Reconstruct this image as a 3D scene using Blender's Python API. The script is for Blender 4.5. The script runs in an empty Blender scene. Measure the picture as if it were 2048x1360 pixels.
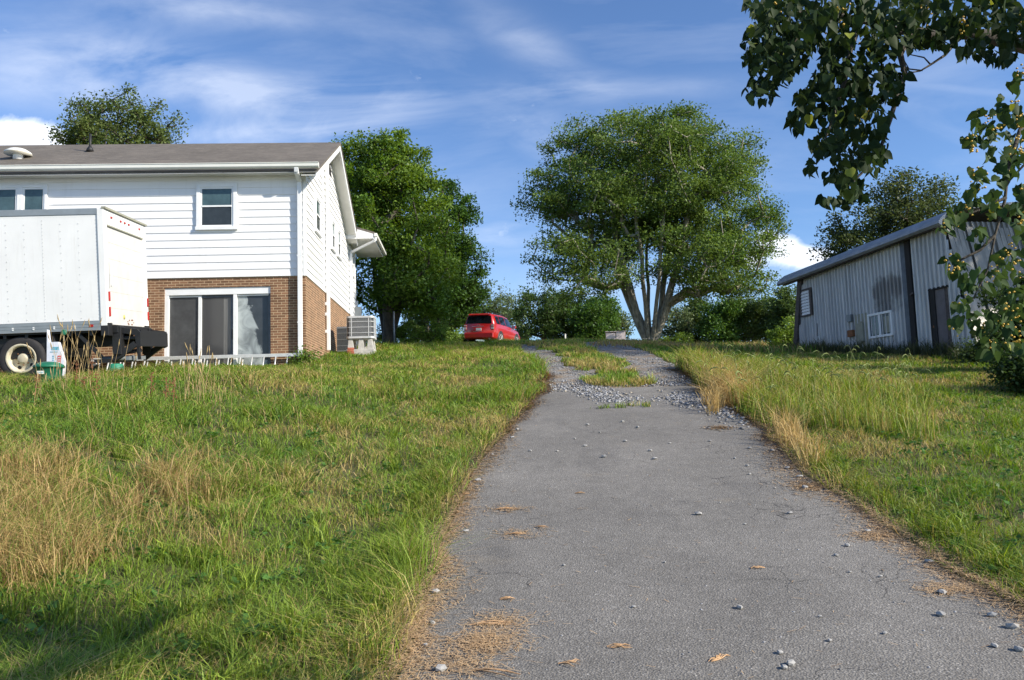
import bpy, math, random
import numpy as np
from mathutils import Vector, Matrix
random.seed(7)
RNG = np.random.default_rng(11)
SC = bpy.context.scene
COL = SC.collection
R = math.radians

# ------------------------------------------------------------------ camera model (used to find where things of the photo stand)
FPX = 1562.0; PITCH = R(5.41); ROLL = .0315
_F = np.array([0, math.cos(PITCH), math.sin(PITCH)])
_U0 = np.array([0, -math.sin(PITCH), math.cos(PITCH)]); _R0 = np.array([1., 0, 0])
_R = _R0 * math.cos(ROLL) - _U0 * math.sin(ROLL)
_U = _U0 * math.cos(ROLL) + _R0 * math.sin(ROLL)
EYE = np.array([0, 0, 1.6])
def ray(px, py): return _F + _R * (px - 1024) / FPX + _U * (680 - py) / FPX
def at(px, py, Y):
    d = ray(px, py); return EYE + d * Y / d[1]

# ------------------------------------------------------------------ terrain
def table(pts):
    ys = np.arange(-60, 2500.01, .5)
    v = np.interp(ys, [p[0] for p in pts], [p[1] for p in pts])
    k = np.hanning(11); k /= k.sum()
    vp = np.pad(v, 5, mode='edge')
    return ys, np.convolve(vp, k, mode='valid')
T_MID = table([(-60, -5), (0, 0), (3.7, .33), (6.2, .52), (8, .75), (10, 1.13), (12.5, 1.53), (15, 1.93), (20, 2.82), (26, 3.73), (32, 4.45),
               (36, 4.80), (40, 5.10), (44, 5.36), (50, 5.60), (55, 5.70), (60, 5.6), (75, 5.0), (100, 3), (160, -3), (300, -12), (2500, -60)])
T_LEFT = table([(-60, -5), (0, 0), (3, .36), (6, .93), (10, 1.72), (13, 2.3), (16, 2.55), (18.5, 2.85), (20.7, 2.97), (22, 3.15), (23.6, 3.5), (26, 3.8), (32, 4.5),
                (36, 4.90), (40, 5.2), (44, 5.42), (50, 5.65), (55, 5.7), (60, 5.6), (75, 5.0), (100, 3), (160, -3), (300, -12), (2500, -60)])
T_RIGHT = table([(-60, -5), (0, -.1), (4, .25), (7, .5), (10, .95), (15, 1.72), (20, 2.55), (22.2, 2.83), (29, 3.5), (36, 4.2), (44, 4.9), (50, 5.4),
                 (55, 5.5), (60, 5.4), (75, 4.6), (100, 2.5), (160, -3), (300, -12), (2500, -60)])
def sstep(a, b, x):
    t = np.clip((x - a) / (b - a), 0, 1); return t * t * (3 - 2 * t)
_NG = RNG.random((256, 256))
def vnoise(x, y, s=1.0, off=0):
    x = np.asarray(x, float) / s + 37.3 + off; y = np.asarray(y, float) / s + 91.7 + off * .7
    xi = np.floor(x).astype(int); yi = np.floor(y).astype(int)
    fx = x - xi; fy = y - yi; fx = fx * fx * (3 - 2 * fx); fy = fy * fy * (3 - 2 * fy)
    a = _NG[xi % 256, yi % 256]; b = _NG[(xi + 1) % 256, yi % 256]
    c = _NG[xi % 256, (yi + 1) % 256]; d = _NG[(xi + 1) % 256, (yi + 1) % 256]
    return (a * (1 - fx) + b * fx) * (1 - fy) + (c * (1 - fx) + d * fx) * fy
def zmid(y): return np.interp(y, *T_MID)
def zsoft(x, y):
    x = np.asarray(x, float); y = np.asarray(y, float)
    m, l, r = np.interp(y, *T_MID), np.interp(y, *T_LEFT), np.interp(y, *T_RIGHT)
    wl = sstep(-1.0, -6.0, x); wr = sstep(3.4, 9.5, x)
    return m * (1 - wl - wr) + l * wl + r * wr
def ground_hit(px, py):
    d = ray(px, py); d = d / d[1]
    ts = np.arange(1.5, 70, .02)
    P = EYE[None] + ts[:, None] * d[None]
    g = P[:, 2] - zsoft(P[:, 0], P[:, 1])
    i = np.argmax(g < 0)
    return P[i]

# driveway edges, walked along the photograph's edge of the asphalt
EL = [(760, 1450), (805, 1360), (850, 1250), (873, 1180), (885, 1120), (905, 1050), (925, 1000), (955, 940), (985, 900), (1012, 868), (1040, 835), (1068, 803), (1092, 780),
      (1092, 760), (1095, 742), (1085, 725), (1060, 712), (1045, 703)]
ER = [(2500, 1450), (2290, 1360), (2048, 1240), (1910, 1150), (1790, 1075), (1690, 1010), (1605, 945), (1565, 905), (1535, 870), (1500, 842), (1450, 805), (1405, 778), (1372, 752),
      (1352, 735), (1325, 720), (1300, 707)]
PL = sorted([tuple(ground_hit(*p)[:2]) for p in EL], key=lambda q: q[1]); PR = sorted([tuple(ground_hit(*p)[:2]) for p in ER], key=lambda q: q[1])
_yl = [p[1] for p in PL]; _xl = [p[0] for p in PL]; _yr = [p[1] for p in PR]; _xr = [p[0] for p in PR]
print('left edge', [(round(a, 2), round(b, 2)) for a, b in PL]); print('right edge', [(round(a, 2), round(b, 2)) for a, b in PR])
def dl(y):
    y = np.asarray(y, float)
    return np.interp(y, [-5] + _yl, [-.55] + _xl) + (vnoise(y, 0, .5) - .5) * .12
def dr(y):
    y = np.asarray(y, float)
    return np.interp(y, [-5] + _yr, [2.4] + _xr) + (vnoise(y, 50, .5) - .5) * .2
Y_ASPH = ground_hit(1150, 780)[1]; Y_END = 33.0
print('asphalt ends', Y_ASPH)
def ground_z(x, y):
    x = np.asarray(x, float); y = np.asarray(y, float)
    z = zsoft(x, y)
    bump = (vnoise(x, y, 1.7) - .5) * .10 + (vnoise(x, y, .6, 5) - .5) * .05
    d = np.maximum(dl(y) - x, x - dr(y))
    k = sstep(-.05, .8, d) * sstep(70, 40, y)
    return z + bump * k

# ------------------------------------------------------------------ helpers
MATS = {}
class N:
    def __init__(s, name):
        s.m = bpy.data.materials.new(name); s.m.use_nodes = True; s.t = s.m.node_tree
        s.t.nodes.clear(); s.out = s.t.nodes.new('ShaderNodeOutputMaterial')
        MATS[name] = s.m
    def n(s, typ, **kw):
        nd = s.t.nodes.new('ShaderNode' + typ)
        for k, v in kw.items():
            if hasattr(nd, k) and not isinstance(getattr(type(nd), k, None), type(None)): setattr(nd, k, v)
        return nd
    def l(s, a, b): s.t.links.new(a, b)
    def set(s, inp, v):
        if hasattr(v, 'links') or isinstance(v, bpy.types.NodeSocket): s.l(v, inp)
        else:
            if isinstance(v, (tuple, list)) and len(v) == 3 and inp.type == 'RGBA': v = (*v, 1)
            inp.default_value = v
    def coord(s, kind='Object', scale=(1, 1, 1), loc=(0, 0, 0)):
        tc = s.n('TexCoord'); mp = s.n('Mapping'); s.l(tc.outputs[kind], mp.inputs[0]); mp.inputs['Scale'].default_value = scale; mp.inputs['Location'].default_value = loc
        return mp.outputs[0]
    def noise(s, vec, scale, detail=3, rough=.6):
        nd = s.n('TexNoise'); s.l(vec, nd.inputs['Vector']); nd.inputs['Scale'].default_value = scale
        nd.inputs['Detail'].default_value = detail; nd.inputs['Roughness'].default_value = rough
        return nd.outputs['Fac']
    def ramp(s, fac, stops):
        nd = s.n('ValToRGB'); s.l(fac, nd.inputs[0]); e = nd.color_ramp.elements
        while len(e) < len(stops): e.new(.5)
        for i, (p, c) in enumerate(stops):
            e[i].position = p; c = (c, c, c) if isinstance(c, (int, float)) else c; e[i].color = (*c, 1)
        return nd.outputs[0]
    def mix(s, fac, a, b, mode='MIX'):
        nd = s.n('Mix'); nd.data_type = 'RGBA'; nd.blend_type = mode
        s.set(nd.inputs[0], fac); s.set(nd.inputs[6], a); s.set(nd.inputs[7], b); return nd.outputs[2]
    def math(s, op, a, b=0, c=None, clamp=False):
        nd = s.n('Math'); nd.operation = op; nd.use_clamp = clamp; s.set(nd.inputs[0], a); s.set(nd.inputs[1], b)
        if c is not None: s.set(nd.inputs[2], c)
        return nd.outputs[0]
    def bump(s, h, strength=.3, dist=.01):
        nd = s.n('Bump'); s.l(h, nd.inputs['Height']); nd.inputs['Strength'].default_value = strength; nd.inputs['Distance'].default_value = dist
        return nd.outputs[0]
    def bsdf(s, col, rough=.6, metal=0, spec=None, normal=None, coat=None, trans=None):
        b = s.n('BsdfPrincipled'); s.set(b.inputs['Base Color'], col); s.set(b.inputs['Roughness'], rough); s.set(b.inputs['Metallic'], metal)
        if spec is not None: s.set(b.inputs['Specular IOR Level'], spec)
        if normal is not None: s.l(normal, b.inputs['Normal'])
        if coat is not None: b.inputs['Coat Weight'].default_value = coat; b.inputs['Coat Roughness'].default_value = .05
        s.l(b.outputs[0], s.out.inputs[0]); return b

def simple(name, col, rough=.6, metal=0, var=.15, scale=6, bump=0, spec=None, coat=None):
    s = N(name); v = s.coord('Object'); n1 = s.noise(v, scale, 5)
    c = s.mix(1.0, col, s.ramp(n1, [(.3, 1 - var), (.7, 1 + var)]), 'MULTIPLY')
    nm = s.bump(s.noise(v, scale * 8, 3), bump, .005) if bump else None
    s.bsdf(c, rough, metal, spec, nm, coat); return s.m

class MB:
    def __init__(s): s.v = []; s.f = []; s.sm = []
    def add(s, vs, fs, smooth=False):
        o = len(s.v); s.v += [tuple(v) for v in vs]; s.f += [tuple(i + o for i in f) for f in fs]; s.sm += [smooth] * len(fs); return s
    def box(s, x0, x1, y0, y1, z0, z1, M=None):
        vs = [(x0, y0, z0), (x1, y0, z0), (x1, y1, z0), (x0, y1, z0), (x0, y0, z1), (x1, y0, z1), (x1, y1, z1), (x0, y1, z1)]
        if M is not None: vs = [M @ Vector(v) for v in vs]
        return s.add(vs, [(0, 3, 2, 1), (4, 5, 6, 7), (0, 1, 5, 4), (1, 2, 6, 5), (2, 3, 7, 6), (3, 0, 4, 7)])
    def prism(s, poly, axis, a, b):
        # poly: list of 2D points, extruded along axis from a to b
        def P(p, t): return {'x': (t, p[0], p[1]), 'y': (p[0], t, p[1]), 'z': (p[0], p[1], t)}[axis]
        n = len(poly); vs = [P(p, a) for p in poly] + [P(p, b) for p in poly]
        fs = [tuple(range(n))[::-1], tuple(range(n, 2 * n))] + [(i, (i + 1) % n, (i + 1) % n + n, i + n) for i in range(n)]
        return s.add(vs, fs)
    def bar(s, a, b, w, h=None):
        h = h or w; a = Vector(a); b = Vector(b); d = (b - a).normalized()
        up = Vector((0, 0, 1)) if abs(d.z) < .95 else Vector((0, 1, 0))
        sx = d.cross(up).normalized() * w / 2; sy = d.cross(sx).normalized() * h / 2
        vs = [a - sx - sy, a + sx - sy, a + sx + sy, a - sx + sy, b - sx - sy, b + sx - sy, b + sx + sy, b - sx + sy]
        return s.add(vs, [(0, 3, 2, 1), (4, 5, 6, 7), (0, 1, 5, 4), (1, 2, 6, 5), (2, 3, 7, 6), (3, 0, 4, 7)])
    def tube(s, pts, rad, n=8, cap=True):
        pts = [Vector(p) for p in pts]; k = len(pts)
        if not hasattr(rad, '__len__'): rad = [rad] * k
        vs = []; ref = None
        for i, p in enumerate(pts):
            d = (pts[min(i + 1, k - 1)] - pts[max(i - 1, 0)])
            d = d.normalized() if d.length > 1e-9 else Vector((0, 0, 1))
            if ref is None or abs(ref.dot(d)) > .99: ref = Vector((1, 0, 0)) if abs(d.x) < .9 else Vector((0, 1, 0))
            a = (ref - d * ref.dot(d)).normalized(); b = d.cross(a); ref = a
            for j in range(n):
                t = 2 * math.pi * j / n; vs.append(p + (a * math.cos(t) + b * math.sin(t)) * rad[i])
        fs = [(i * n + j, i * n + (j + 1) % n, (i + 1) * n + (j + 1) % n, (i + 1) * n + j) for i in range(k - 1) for j in range(n)]
        s.add(vs, fs, True)
        if cap: o = len(s.v) - n * k; s.f += [tuple(o + j for j in range(n))[::-1], tuple(o + (k - 1) * n + j for j in range(n))]; s.sm += [False, False]
        return s
    def lathe(s, prof, n=20, M=None, cap=True):
        # prof: (radius, height) about z
        vs = []; k = len(prof)
        for r, h in prof:
            for j in range(n):
                t = 2 * math.pi * j / n; v = Vector((r * math.cos(t), r * math.sin(t), h)); vs.append(M @ v if M is not None else v)
        fs = [(i * n + j, i * n + (j + 1) % n, (i + 1) * n + (j + 1) % n, (i + 1) * n + j) for i in range(k - 1) for j in range(n)]
        if cap: fs += [tuple(range(n))[::-1], tuple((k - 1) * n + j for j in range(n))]
        return s.add(vs, fs, True)
    def build(s, name, mat, parent=None, bevel=0, loc=None):
        me = bpy.data.meshes.new(name); me.from_pydata(s.v, [], s.f); me.update()
        me.polygons.foreach_set('use_smooth', s.sm)
        uv = me.uv_layers.new(name='UV'); co = me.vertices
        for p in me.polygons:
            nn = p.normal; ax = max(range(3), key=lambda i: abs(nn[i]))
            for li in p.loop_indices:
                c = co[me.loops[li].vertex_index].co
                uv.data[li].uv = (c.y, c.z) if ax == 0 else (c.x, c.z) if ax == 1 else (c.x, c.y)
        me.materials.append(mat if not isinstance(mat, str) else MATS[mat])
        o = bpy.data.objects.new(name, me); COL.objects.link(o)
        if parent is not None: o.parent = parent
        if loc is not None: o.location = loc
        if bevel:
            b = o.modifiers.new('bevel', 'BEVEL'); b.width = bevel; b.segments = 2; b.limit_method = 'ANGLE'; b.angle_limit = R(35)
        return o

def tag(o, label=None, cat=None, group=None, kind=None):
    if label: o['label'] = label
    if cat: o['category'] = cat
    if group: o['group'] = group
    if kind: o['kind'] = kind
    return o
def thing(name, loc, label, cat, rz=0, group=None):
    o = bpy.data.objects.new(name, None); COL.objects.link(o); o.empty_display_size = .2
    o.location = loc; o.rotation_euler = (0, 0, rz); return tag(o, label, cat, group)

def np_mesh(name, V, F, mat, parent=None, attr=None, smooth=False, loc=None):
    """V (n,3); F list of (m,k) index arrays; attr dict name -> (n,) or (n,3)"""
    me = bpy.data.meshes.new(name)
    me.vertices.add(len(V)); me.vertices.foreach_set('co', np.ascontiguousarray(V, dtype=np.float32).ravel())
    idx = np.concatenate([f.ravel() for f in F]).astype(np.int32)
    sizes = np.concatenate([np.full(len(f), f.shape[1]) for f in F])
    st = np.concatenate([[0], np.cumsum(sizes)[:-1]]).astype(np.int32)
    me.loops.add(len(idx)); me.loops.foreach_set('vertex_index', idx)
    me.polygons.add(len(sizes)); me.polygons.foreach_set('loop_start', st)
    me.update(calc_edges=True); me.validate()
    if smooth: me.polygons.foreach_set('use_smooth', np.ones(len(me.polygons), dtype=bool))
    for k, a in (attr or {}).items():
        if a.ndim == 1:
            at_ = me.attributes.new(k, 'FLOAT', 'POINT'); at_.data.foreach_set('value', a.astype(np.float32))
        else:
            at_ = me.attributes.new(k, 'FLOAT_COLOR', 'POINT')
            at_.data.foreach_set('color', np.concatenate([a, np.ones((len(a), 1))], 1).astype(np.float32).ravel())
    me.materials.append(MATS[mat]); o = bpy.data.objects.new(name, me); COL.objects.link(o)
    if parent is not None: o.parent = parent
    if loc is not None: o.location = loc
    return o

# ------------------------------------------------------------------ materials
def leaf_mat(name, gloss=.45, trans=.35):
    s = N(name); a = s.n('Attribute'); a.attribute_name = 'tint'
    b = s.bsdf(a.outputs['Color'], gloss, spec=.35 if name != 'vine_leaf' else .12); t = s.n('BsdfTranslucent')
    hs = s.n('HueSaturation'); s.l(a.outputs['Color'], hs.inputs['Color']); hs.inputs['Saturation'].default_value = 1.15; hs.inputs['Value'].default_value = 1.3
    hs.inputs['Hue'].default_value = .485
    s.l(hs.outputs[0], t.inputs[0]); m = s.n('MixShader'); m.inputs[0].default_value = trans
    s.l(b.outputs[0], m.inputs[1]); s.l(t.outputs[0], m.inputs[2]); s.l(m.outputs[0], s.out.inputs[0]); return s.m
leaf_mat('leaf', .5, .35); leaf_mat('grass_blade', .55, .3); leaf_mat('vine_leaf', .6, .25)
s = N('attr_rough'); a = s.n('Attribute'); a.attribute_name = 'tint'; s.bsdf(a.outputs['Color'], .85)

def bark(name, c1, c2):
    s = N(name); v = s.coord('Object', (1, 1, .35)); n1 = s.noise(v, 7, 6, .7)
    c = s.ramp(n1, [(.35, c1), (.62, c2)]); s.bsdf(c, .9, normal=s.bump(s.noise(v, 30, 5), .7, .02)); return s.m
bark('bark_pale', (.12, .105, .08), (.38, .35, .28)); bark('bark_dark', (.035, .03, .024), (.10, .085, .065))

s = N('soil')   # earth, thatch and short dead grass under the blades
v = s.coord('Object'); n1 = s.noise(v, .6, 5); n2 = s.noise(v, 9, 6, .7); n3 = s.noise(v, 60, 4, .7)
c = s.ramp(n1, [(.3, (.06, .075, .02)), (.5, (.10, .105, .035)), (.7, (.15, .125, .055))])
c = s.mix(.6, c, s.ramp(n2, [(.3, (.05, .055, .02)), (.7, (.17, .14, .07))]))
c = s.mix(.5, c, s.ramp(n3, [(.3, .4), (.7, 1.5)]), 'MULTIPLY')
s.bsdf(c, .95, normal=s.bump(n3, .8, .03))

s = N('asphalt')
v = s.coord('Object'); big = s.noise(v, .55, 4); fine = s.noise(v, 95, 3, .75); mid = s.noise(v, 5, 5, .7)
c = s.ramp(fine, [(.28, (.075, .069, .062)), (.45, (.180, .168, .150)), (.60, (.240, .226, .203)), (.72, (.55, .53, .49))])
c = s.mix(1.0, c, s.ramp(big, [(.3, .80), (.7, 1.12)]), 'MULTIPLY')
c = s.mix(1.0, c, s.ramp(mid, [(.3, .88), (.7, 1.08)]), 'MULTIPLY')
c = s.mix(s.ramp(s.noise(s.coord('Object', (1, .5, 1), (4, 2, 0)), 1.1, 6, .65), [(.56, 0), (.70, .35)]), c, (.075, .072, .070))
c = s.mix(s.ramp(s.noise(v, 1.7, 6, .7), [(.60, 0), (.75, .3)]), c, (.30, .25, .18))
vo = s.n('TexVoronoi'); vo.feature = 'DISTANCE_TO_EDGE'; vo.inputs['Scale'].default_value = 1.3
wv = s.n('TexNoise'); s.l(v, wv.inputs['Vector']); wv.inputs['Scale'].default_value = 3; wv.inputs['Detail'].default_value = 6
mv = s.mix(.35, v, wv.outputs['Color'], 'ADD'); s.l(mv, vo.inputs['Vector'])
crack = s.ramp(vo.outputs['Distance'], [(0, 0), (.008, 1)])
cm = s.ramp(s.noise(v, .9, 2), [(.60, 1), (.67, 0)])   # cracks only in places
c = s.mix(s.math('MULTIPLY', s.math('SUBTRACT', 1, crack), s.math('SUBTRACT', 1, cm)), c, (.045, .043, .042))
vn = s.n('TexVoronoi'); vn.feature = 'DISTANCE_TO_EDGE'; vn.inputs['Scale'].default_value = 2.6; s.l(mv, vn.inputs['Vector'])
ck = s.ramp(vn.outputs['Distance'], [(0, 1), (.016, 0)]); tot = None
for (px, py, rr_) in ((1535, 965, .75), (1590, 1030, .55), (1560, 1160, .35), (1200, 860, .4), (1420, 900, .35), (1800, 1170, .5)):
    g0 = ground_hit(px, py); dn = s.n('VectorMath'); dn.operation = 'DISTANCE'; s.l(v, dn.inputs[0]); dn.inputs[1].default_value = tuple(g0)
    mk = s.math('SUBTRACT', 1, s.math('DIVIDE', dn.outputs['Value'], rr_), clamp=True); tot = mk if tot is None else s.math('MAXIMUM', tot, mk)
c = s.mix(s.math('MULTIPLY', ck, s.ramp(tot, [(0, 0), (.3, .9)])), c, (.04, .038, .036))
agg = s.n('TexVoronoi'); agg.inputs['Scale'].default_value = 85; s.l(v, agg.inputs['Vector'])
c = s.mix(1, c, s.ramp(agg.outputs['Color'], [(.1, .82), (.8, 1.10), (.95, 1.5)]), 'MULTIPLY')
s.bsdf(c, .85, spec=.3, normal=s.bump(agg.outputs['Distance'], .7, .006))

s = N('gravel_ground')
v = s.coord('Object'); vo = s.n('TexVoronoi'); vo.inputs['Scale'].default_value = 22; s.l(v, vo.inputs['Vector'])
c = s.ramp(vo.outputs['Color'], [(.1, (.11, .10, .09)), (.6, (.24, .23, .215)), (.9, (.38, .37, .35))])
n1 = s.noise(v, 2.2, 4); c = s.mix(s.ramp(n1, [(.45, 0), (.62, .85)]), c, (.24, .17, .10))
s.bsdf(c, .95, normal=s.bump(vo.outputs['Distance'], .8, .03))

s = N('stone'); v = s.coord('Object'); oi = s.n('ObjectInfo')
c = s.ramp(s.noise(v, 14, 5), [(.3, (.20, .195, .185)), (.7, (.46, .45, .43))]); s.bsdf(c, .9)

s = N('brick')
tc = s.n('TexCoord'); br = s.n('TexBrick'); s.l(tc.outputs['UV'], br.inputs['Vector'])
br.inputs['Scale'].default_value = 1; br.inputs['Brick Width'].default_value = .213; br.inputs['Row Height'].default_value = .0685
br.inputs['Mortar Size'].default_value = .0068; br.inputs['Mortar Smooth'].default_value = .1; br.inputs['Bias'].default_value = 0
br.inputs['Color1'].default_value = (.135, .068, .035, 1); br.inputs['Color2'].default_value = (.26, .135, .072, 1); br.inputs['Mortar'].default_value = (.50, .37, .23, 1)
v = s.coord('Object'); c = s.mix(1, br.outputs[0], s.ramp(s.noise(v, 3, 5), [(.3, .78), (.7, 1.15)]), 'MULTIPLY')
c = s.mix(1, c, s.ramp(s.noise(v, 70, 3), [(.3, .85), (.7, 1.15)]), 'MULTIPLY')
s.bsdf(c, .9, normal=s.bump(s.math('SUBTRACT', 1, br.outputs['Fac']), .5, .006))

s = N('siding'); v = s.coord('Object'); vz = s.coord('Object', (.3, .3, 3))
c = s.mix(1, (.80, .80, .80), s.ramp(s.noise(vz, 1.5, 5), [(.3, .93), (.7, 1.03)]), 'MULTIPLY')
c = s.mix(s.ramp(s.noise(s.coord('Object', (3, 3, .25)), 2, 5), [(.55, 0), (.8, .22)]), c, (.5, .5, .45))
s.bsdf(c, .5)
simple('white_trim', (.76, .77, .77), .45, var=.05, scale=3)
simple('gutter_white', (.74, .74, .68), .4, var=.06, scale=3)
simple('soffit_white', (.66, .66, .62), .7, var=.05, scale=3)

s = N('shingles')
tc = s.n('TexCoord'); br = s.n('TexBrick'); s.l(tc.outputs['UV'], br.inputs['Vector']); br.inputs['Scale'].default_value = 1
br.inputs['Brick Width'].default_value = .30; br.inputs['Row Height'].default_value = .075; br.inputs['Mortar Size'].default_value = .004
br.inputs['Color1'].default_value = (.085, .074, .062, 1); br.inputs['Color2'].default_value = (.185, .162, .134, 1); br.inputs['Mortar'].default_value = (.05, .042, .036, 1)
v = s.coord('Object', (1, 1, 1)); c = s.mix(.55, br.outputs[0], s.ramp(s.noise(s.coord('Object', (2.2, 6, 6)), 3.2, 5, .7), [(.3, (.08, .069, .058)), (.7, (.20, .174, .145))]))
c = s.mix(1, c, s.ramp(s.noise(v, .8, 3), [(.3, .85), (.7, 1.12)]), 'MULTIPLY')
s.bsdf(c, .95, normal=s.bump(s.noise(v, 60, 3), .4, .01))

def glass(name, col, rough=.06, streaks=False):
    s = N(name); v = s.coord('Object'); n1 = s.noise(v, 2.2, 6, .7)
    c = s.mix(1, col, s.ramp(n1, [(.3, .7), (.7, 1.35)]), 'MULTIPLY')
    if streaks:   # dried condensation on the inside of the old pane
        vd = s.n('TexNoise'); s.l(v, vd.inputs['Vector']); vd.inputs['Scale'].default_value = 2.3; vd.inputs['Detail'].default_value = 7; vd.inputs['Distortion'].default_value = 1.4
        sep = s.n('SeparateXYZ'); s.l(v, sep.inputs[0])
        # boundary: x < edge(z)
        e = s.math('ADD', s.math('MULTIPLY', sep.outputs[2], -.28), -1.02)
        dd = s.math('SUBTRACT', e, sep.outputs[0]); dd = s.math('ADD', dd, s.math('MULTIPLY', s.math('SUBTRACT', vd.outputs[0], .5), .55))
        m = s.ramp(dd, [(0, 0), (.05, 1)]); m2 = s.ramp(vd.outputs[0], [(.35, .35), (.65, 1)])
        c = s.mix(s.math('MULTIPLY', m, m2), c, (.38, .42, .42))
    s.bsdf(c, rough, spec=.55); return s.m
glass('window_glass', (.055, .095, .105)); glass('screen_glass', (.030, .036, .038), .25); glass('door_glass', (.060, .062, .064), .10); glass('streaky_glass', (.04, .045, .05), .2, True)
glass('car_glass', (.006, .007, .009), .05)

def door_glass_curtain():
    s = N('curtain_glass'); v = s.coord('Object'); sep = s.n('SeparateXYZ'); s.l(v, sep.inputs[0])
    w = s.ramp(s.math('ADD', sep.outputs[0], 3.0), [(.80, 0), (.82, 1)])    # pale drape hangs behind the right part of the pane
    f = s.ramp(s.noise(s.coord('Object', (14, 14, .6)), 1, 3), [(.3, (.09, .09, .09)), (.7, (.17, .17, .165))])
    s.bsdf(s.mix(w, (.055, .056, .058), f), .15, spec=.55)
door_glass_curtain()

s = N('truck_white'); v = s.coord('Object'); c = s.mix(1, (.78, .785, .78), s.ramp(s.noise(v, 1.1, 5), [(.3, .93), (.7, 1.04)]), 'MULTIPLY')
c = s.mix(s.ramp(s.noise(s.coord('Object', (5, 5, .5)), 2, 6, .7), [(.55, 0), (.8, .28)]), c, (.45, .43, .38)); s.bsdf(c, .42); simple('truck_door_white', (.56, .55, .525), .5, var=.08, scale=3)
simple('aluminium', (.33, .36, .38), .45, .5, var=.1, scale=4); simple('black_paint', (.012, .012, .013), .5, var=.3, scale=5)
simple('rubber', (.022, .021, .023), .85, var=.3, scale=8); simple('rim_cream', (.50, .45, .33), .6, var=.35, scale=7)
simple('red_lens', (.38, .02, .015), .25, var=.2); simple('car_red', (.40, .012, .012), .32, var=.03, scale=2, coat=.6); simple('car_dark', (.015, .015, .016), .6)
simple('chrome', (.6, .6, .6), .18, .9, var=.05); simple('lamp_clear', (.6, .5, .45), .2, var=.2, scale=20); simple('alloy', (.6, .58, .54), .4, .2)
simple('ladder_alu', (.62, .62, .60), .4, .35, var=.1, scale=5); simple('can_green', (.01, .13, .07), .5, var=.3, scale=6); simple('tub_green', (.02, .22, .14), .5, var=.3, scale=9)
simple('bag_white', (.62, .64, .70), .5, var=.1, scale=8); simple('print_blue', (.12, .35, .45), .5, var=.5, scale=40); simple('print_red', (.5, .09, .08), .5, var=.4, scale=40)
simple('label_white', (.6, .62, .58), .6, var=.2, scale=30)
simple('ac_grey', (.55, .56, .56), .45, .2, var=.08, scale=4); simple('ac_coil', (.05, .055, .06), .6, .3, var=.3, scale=30); simple('block_grey', (.45, .44, .41), .9, var=.2, scale=9)
simple('brick_red', (.33, .10, .06), .9, var=.25, scale=14); simple('meter_grey', (.22, .24, .25), .5, .3, var=.1)
simple('rust', (.20, .085, .035), .85, var=.4, scale=18); simple('weathered_wood', (.085, .07, .065), .9, var=.35, scale=12); simple('beige_metal', (.27, .27, .21), .7, var=.15, scale=6)
simple('door_mauve', (.13, .115, .12), .75, var=.2, scale=5); simple('dark_opening', (.02, .018, .018), .9); simple('shed_trim', (.10, .12, .145), .6, .2, var=.25, scale=6)
simple('concrete_pink', (.62, .53, .51), .9, var=.25, scale=4); simple('post_white', (.55, .55, .48), .7, var=.1); simple('yellow_sticker', (.6, .55, .12), .5); simple('berry', (.62, .38, .03), .4, var=.3, scale=60)
simple('wire', (.25, .25, .24), .5, .5); simple('bucket_grey', (.10, .11, .115), .6)

s = N('shed_metal')
v = s.coord('Object'); vs_ = s.coord('Object', (3, 3, .22))
c = s.ramp(s.noise(vs_, 2.2, 6, .65), [(.3, (.36, .372, .385)), (.7, (.64, .648, .652))])
c = s.mix(s.ramp(s.noise(v, 3.5, 6, .7), [(.60, 0), (.75, .5)]), c, (.17, .15, .14))
sep = s.n('SeparateXYZ'); s.l(v, sep.inputs[0])   # old dark stain above the window (local x along the wall)
nz = s.noise(v, 1.4, 5)
ex = s.math('DIVIDE', s.math('SUBTRACT', sep.outputs[0], 1.75), 1.05); ez = s.math('DIVIDE', s.math('SUBTRACT', sep.outputs[2], 2.08), .80)
dd = s.math('ADD', s.math('ADD', s.math('MULTIPLY', ex, ex), s.math('MULTIPLY', ez, ez)), s.math('SUBTRACT', s.math('MULTIPLY', nz, 2.2), .75))
c = s.mix(s.ramp(dd, [(1.25, .72), (1.0, .72)] if False else [(.0, .75), (.65, .65), (1.0, 0)]), c, (.105, .095, .09))
s.bsdf(c, .55, .15)
s = N('shed_metal_warm_shaded'); v = s.coord('Object', (3, 3, .25))
c = s.ramp(s.noise(v, 2.2, 6, .65), [(.3, (.15, .145, .13)), (.7, (.34, .32, .28))]); s.bsdf(c, .5, .25)  # near end sheets: base colour darkened to stand in for tree shade
s = N('shed_roof'); v = s.coord('Object'); c = s.ramp(s.noise(v, 2.5, 6, .7), [(.3, (.20, .21, .225)), (.7, (.34, .35, .37))]); s.bsdf(c, .55, .4)

# ------------------------------------------------------------------ ground
def leaf_cloud(P, size, C, ratio=.55, upb=.35):
    """a folded rhombic leaf (5 verts) at every point"""
    n = len(P); nrm = RNG.normal(0, 1, (n, 3)); nrm[:, 2] = np.abs(nrm[:, 2]) + upb; nrm /= np.linalg.norm(nrm, axis=1)[:, None]
    a = RNG.normal(0, 1, (n, 3)); a -= nrm * (a * nrm).sum(1)[:, None]; a /= np.linalg.norm(a, axis=1)[:, None]; b = np.cross(nrm, a)
    s = (size * (.6 + .8 * RNG.random(n)))[:, None]
    V = np.stack([P - a * s * .5, P + b * s * ratio * .5 + nrm * s * .08, P + a * s * .5 - nrm * s * .1, P - b * s * ratio * .5 + nrm * s * .08], 1).reshape(-1, 3)
    return V, np.arange(n * 4).reshape(-1, 4), np.repeat(C, 4, 0)

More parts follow.
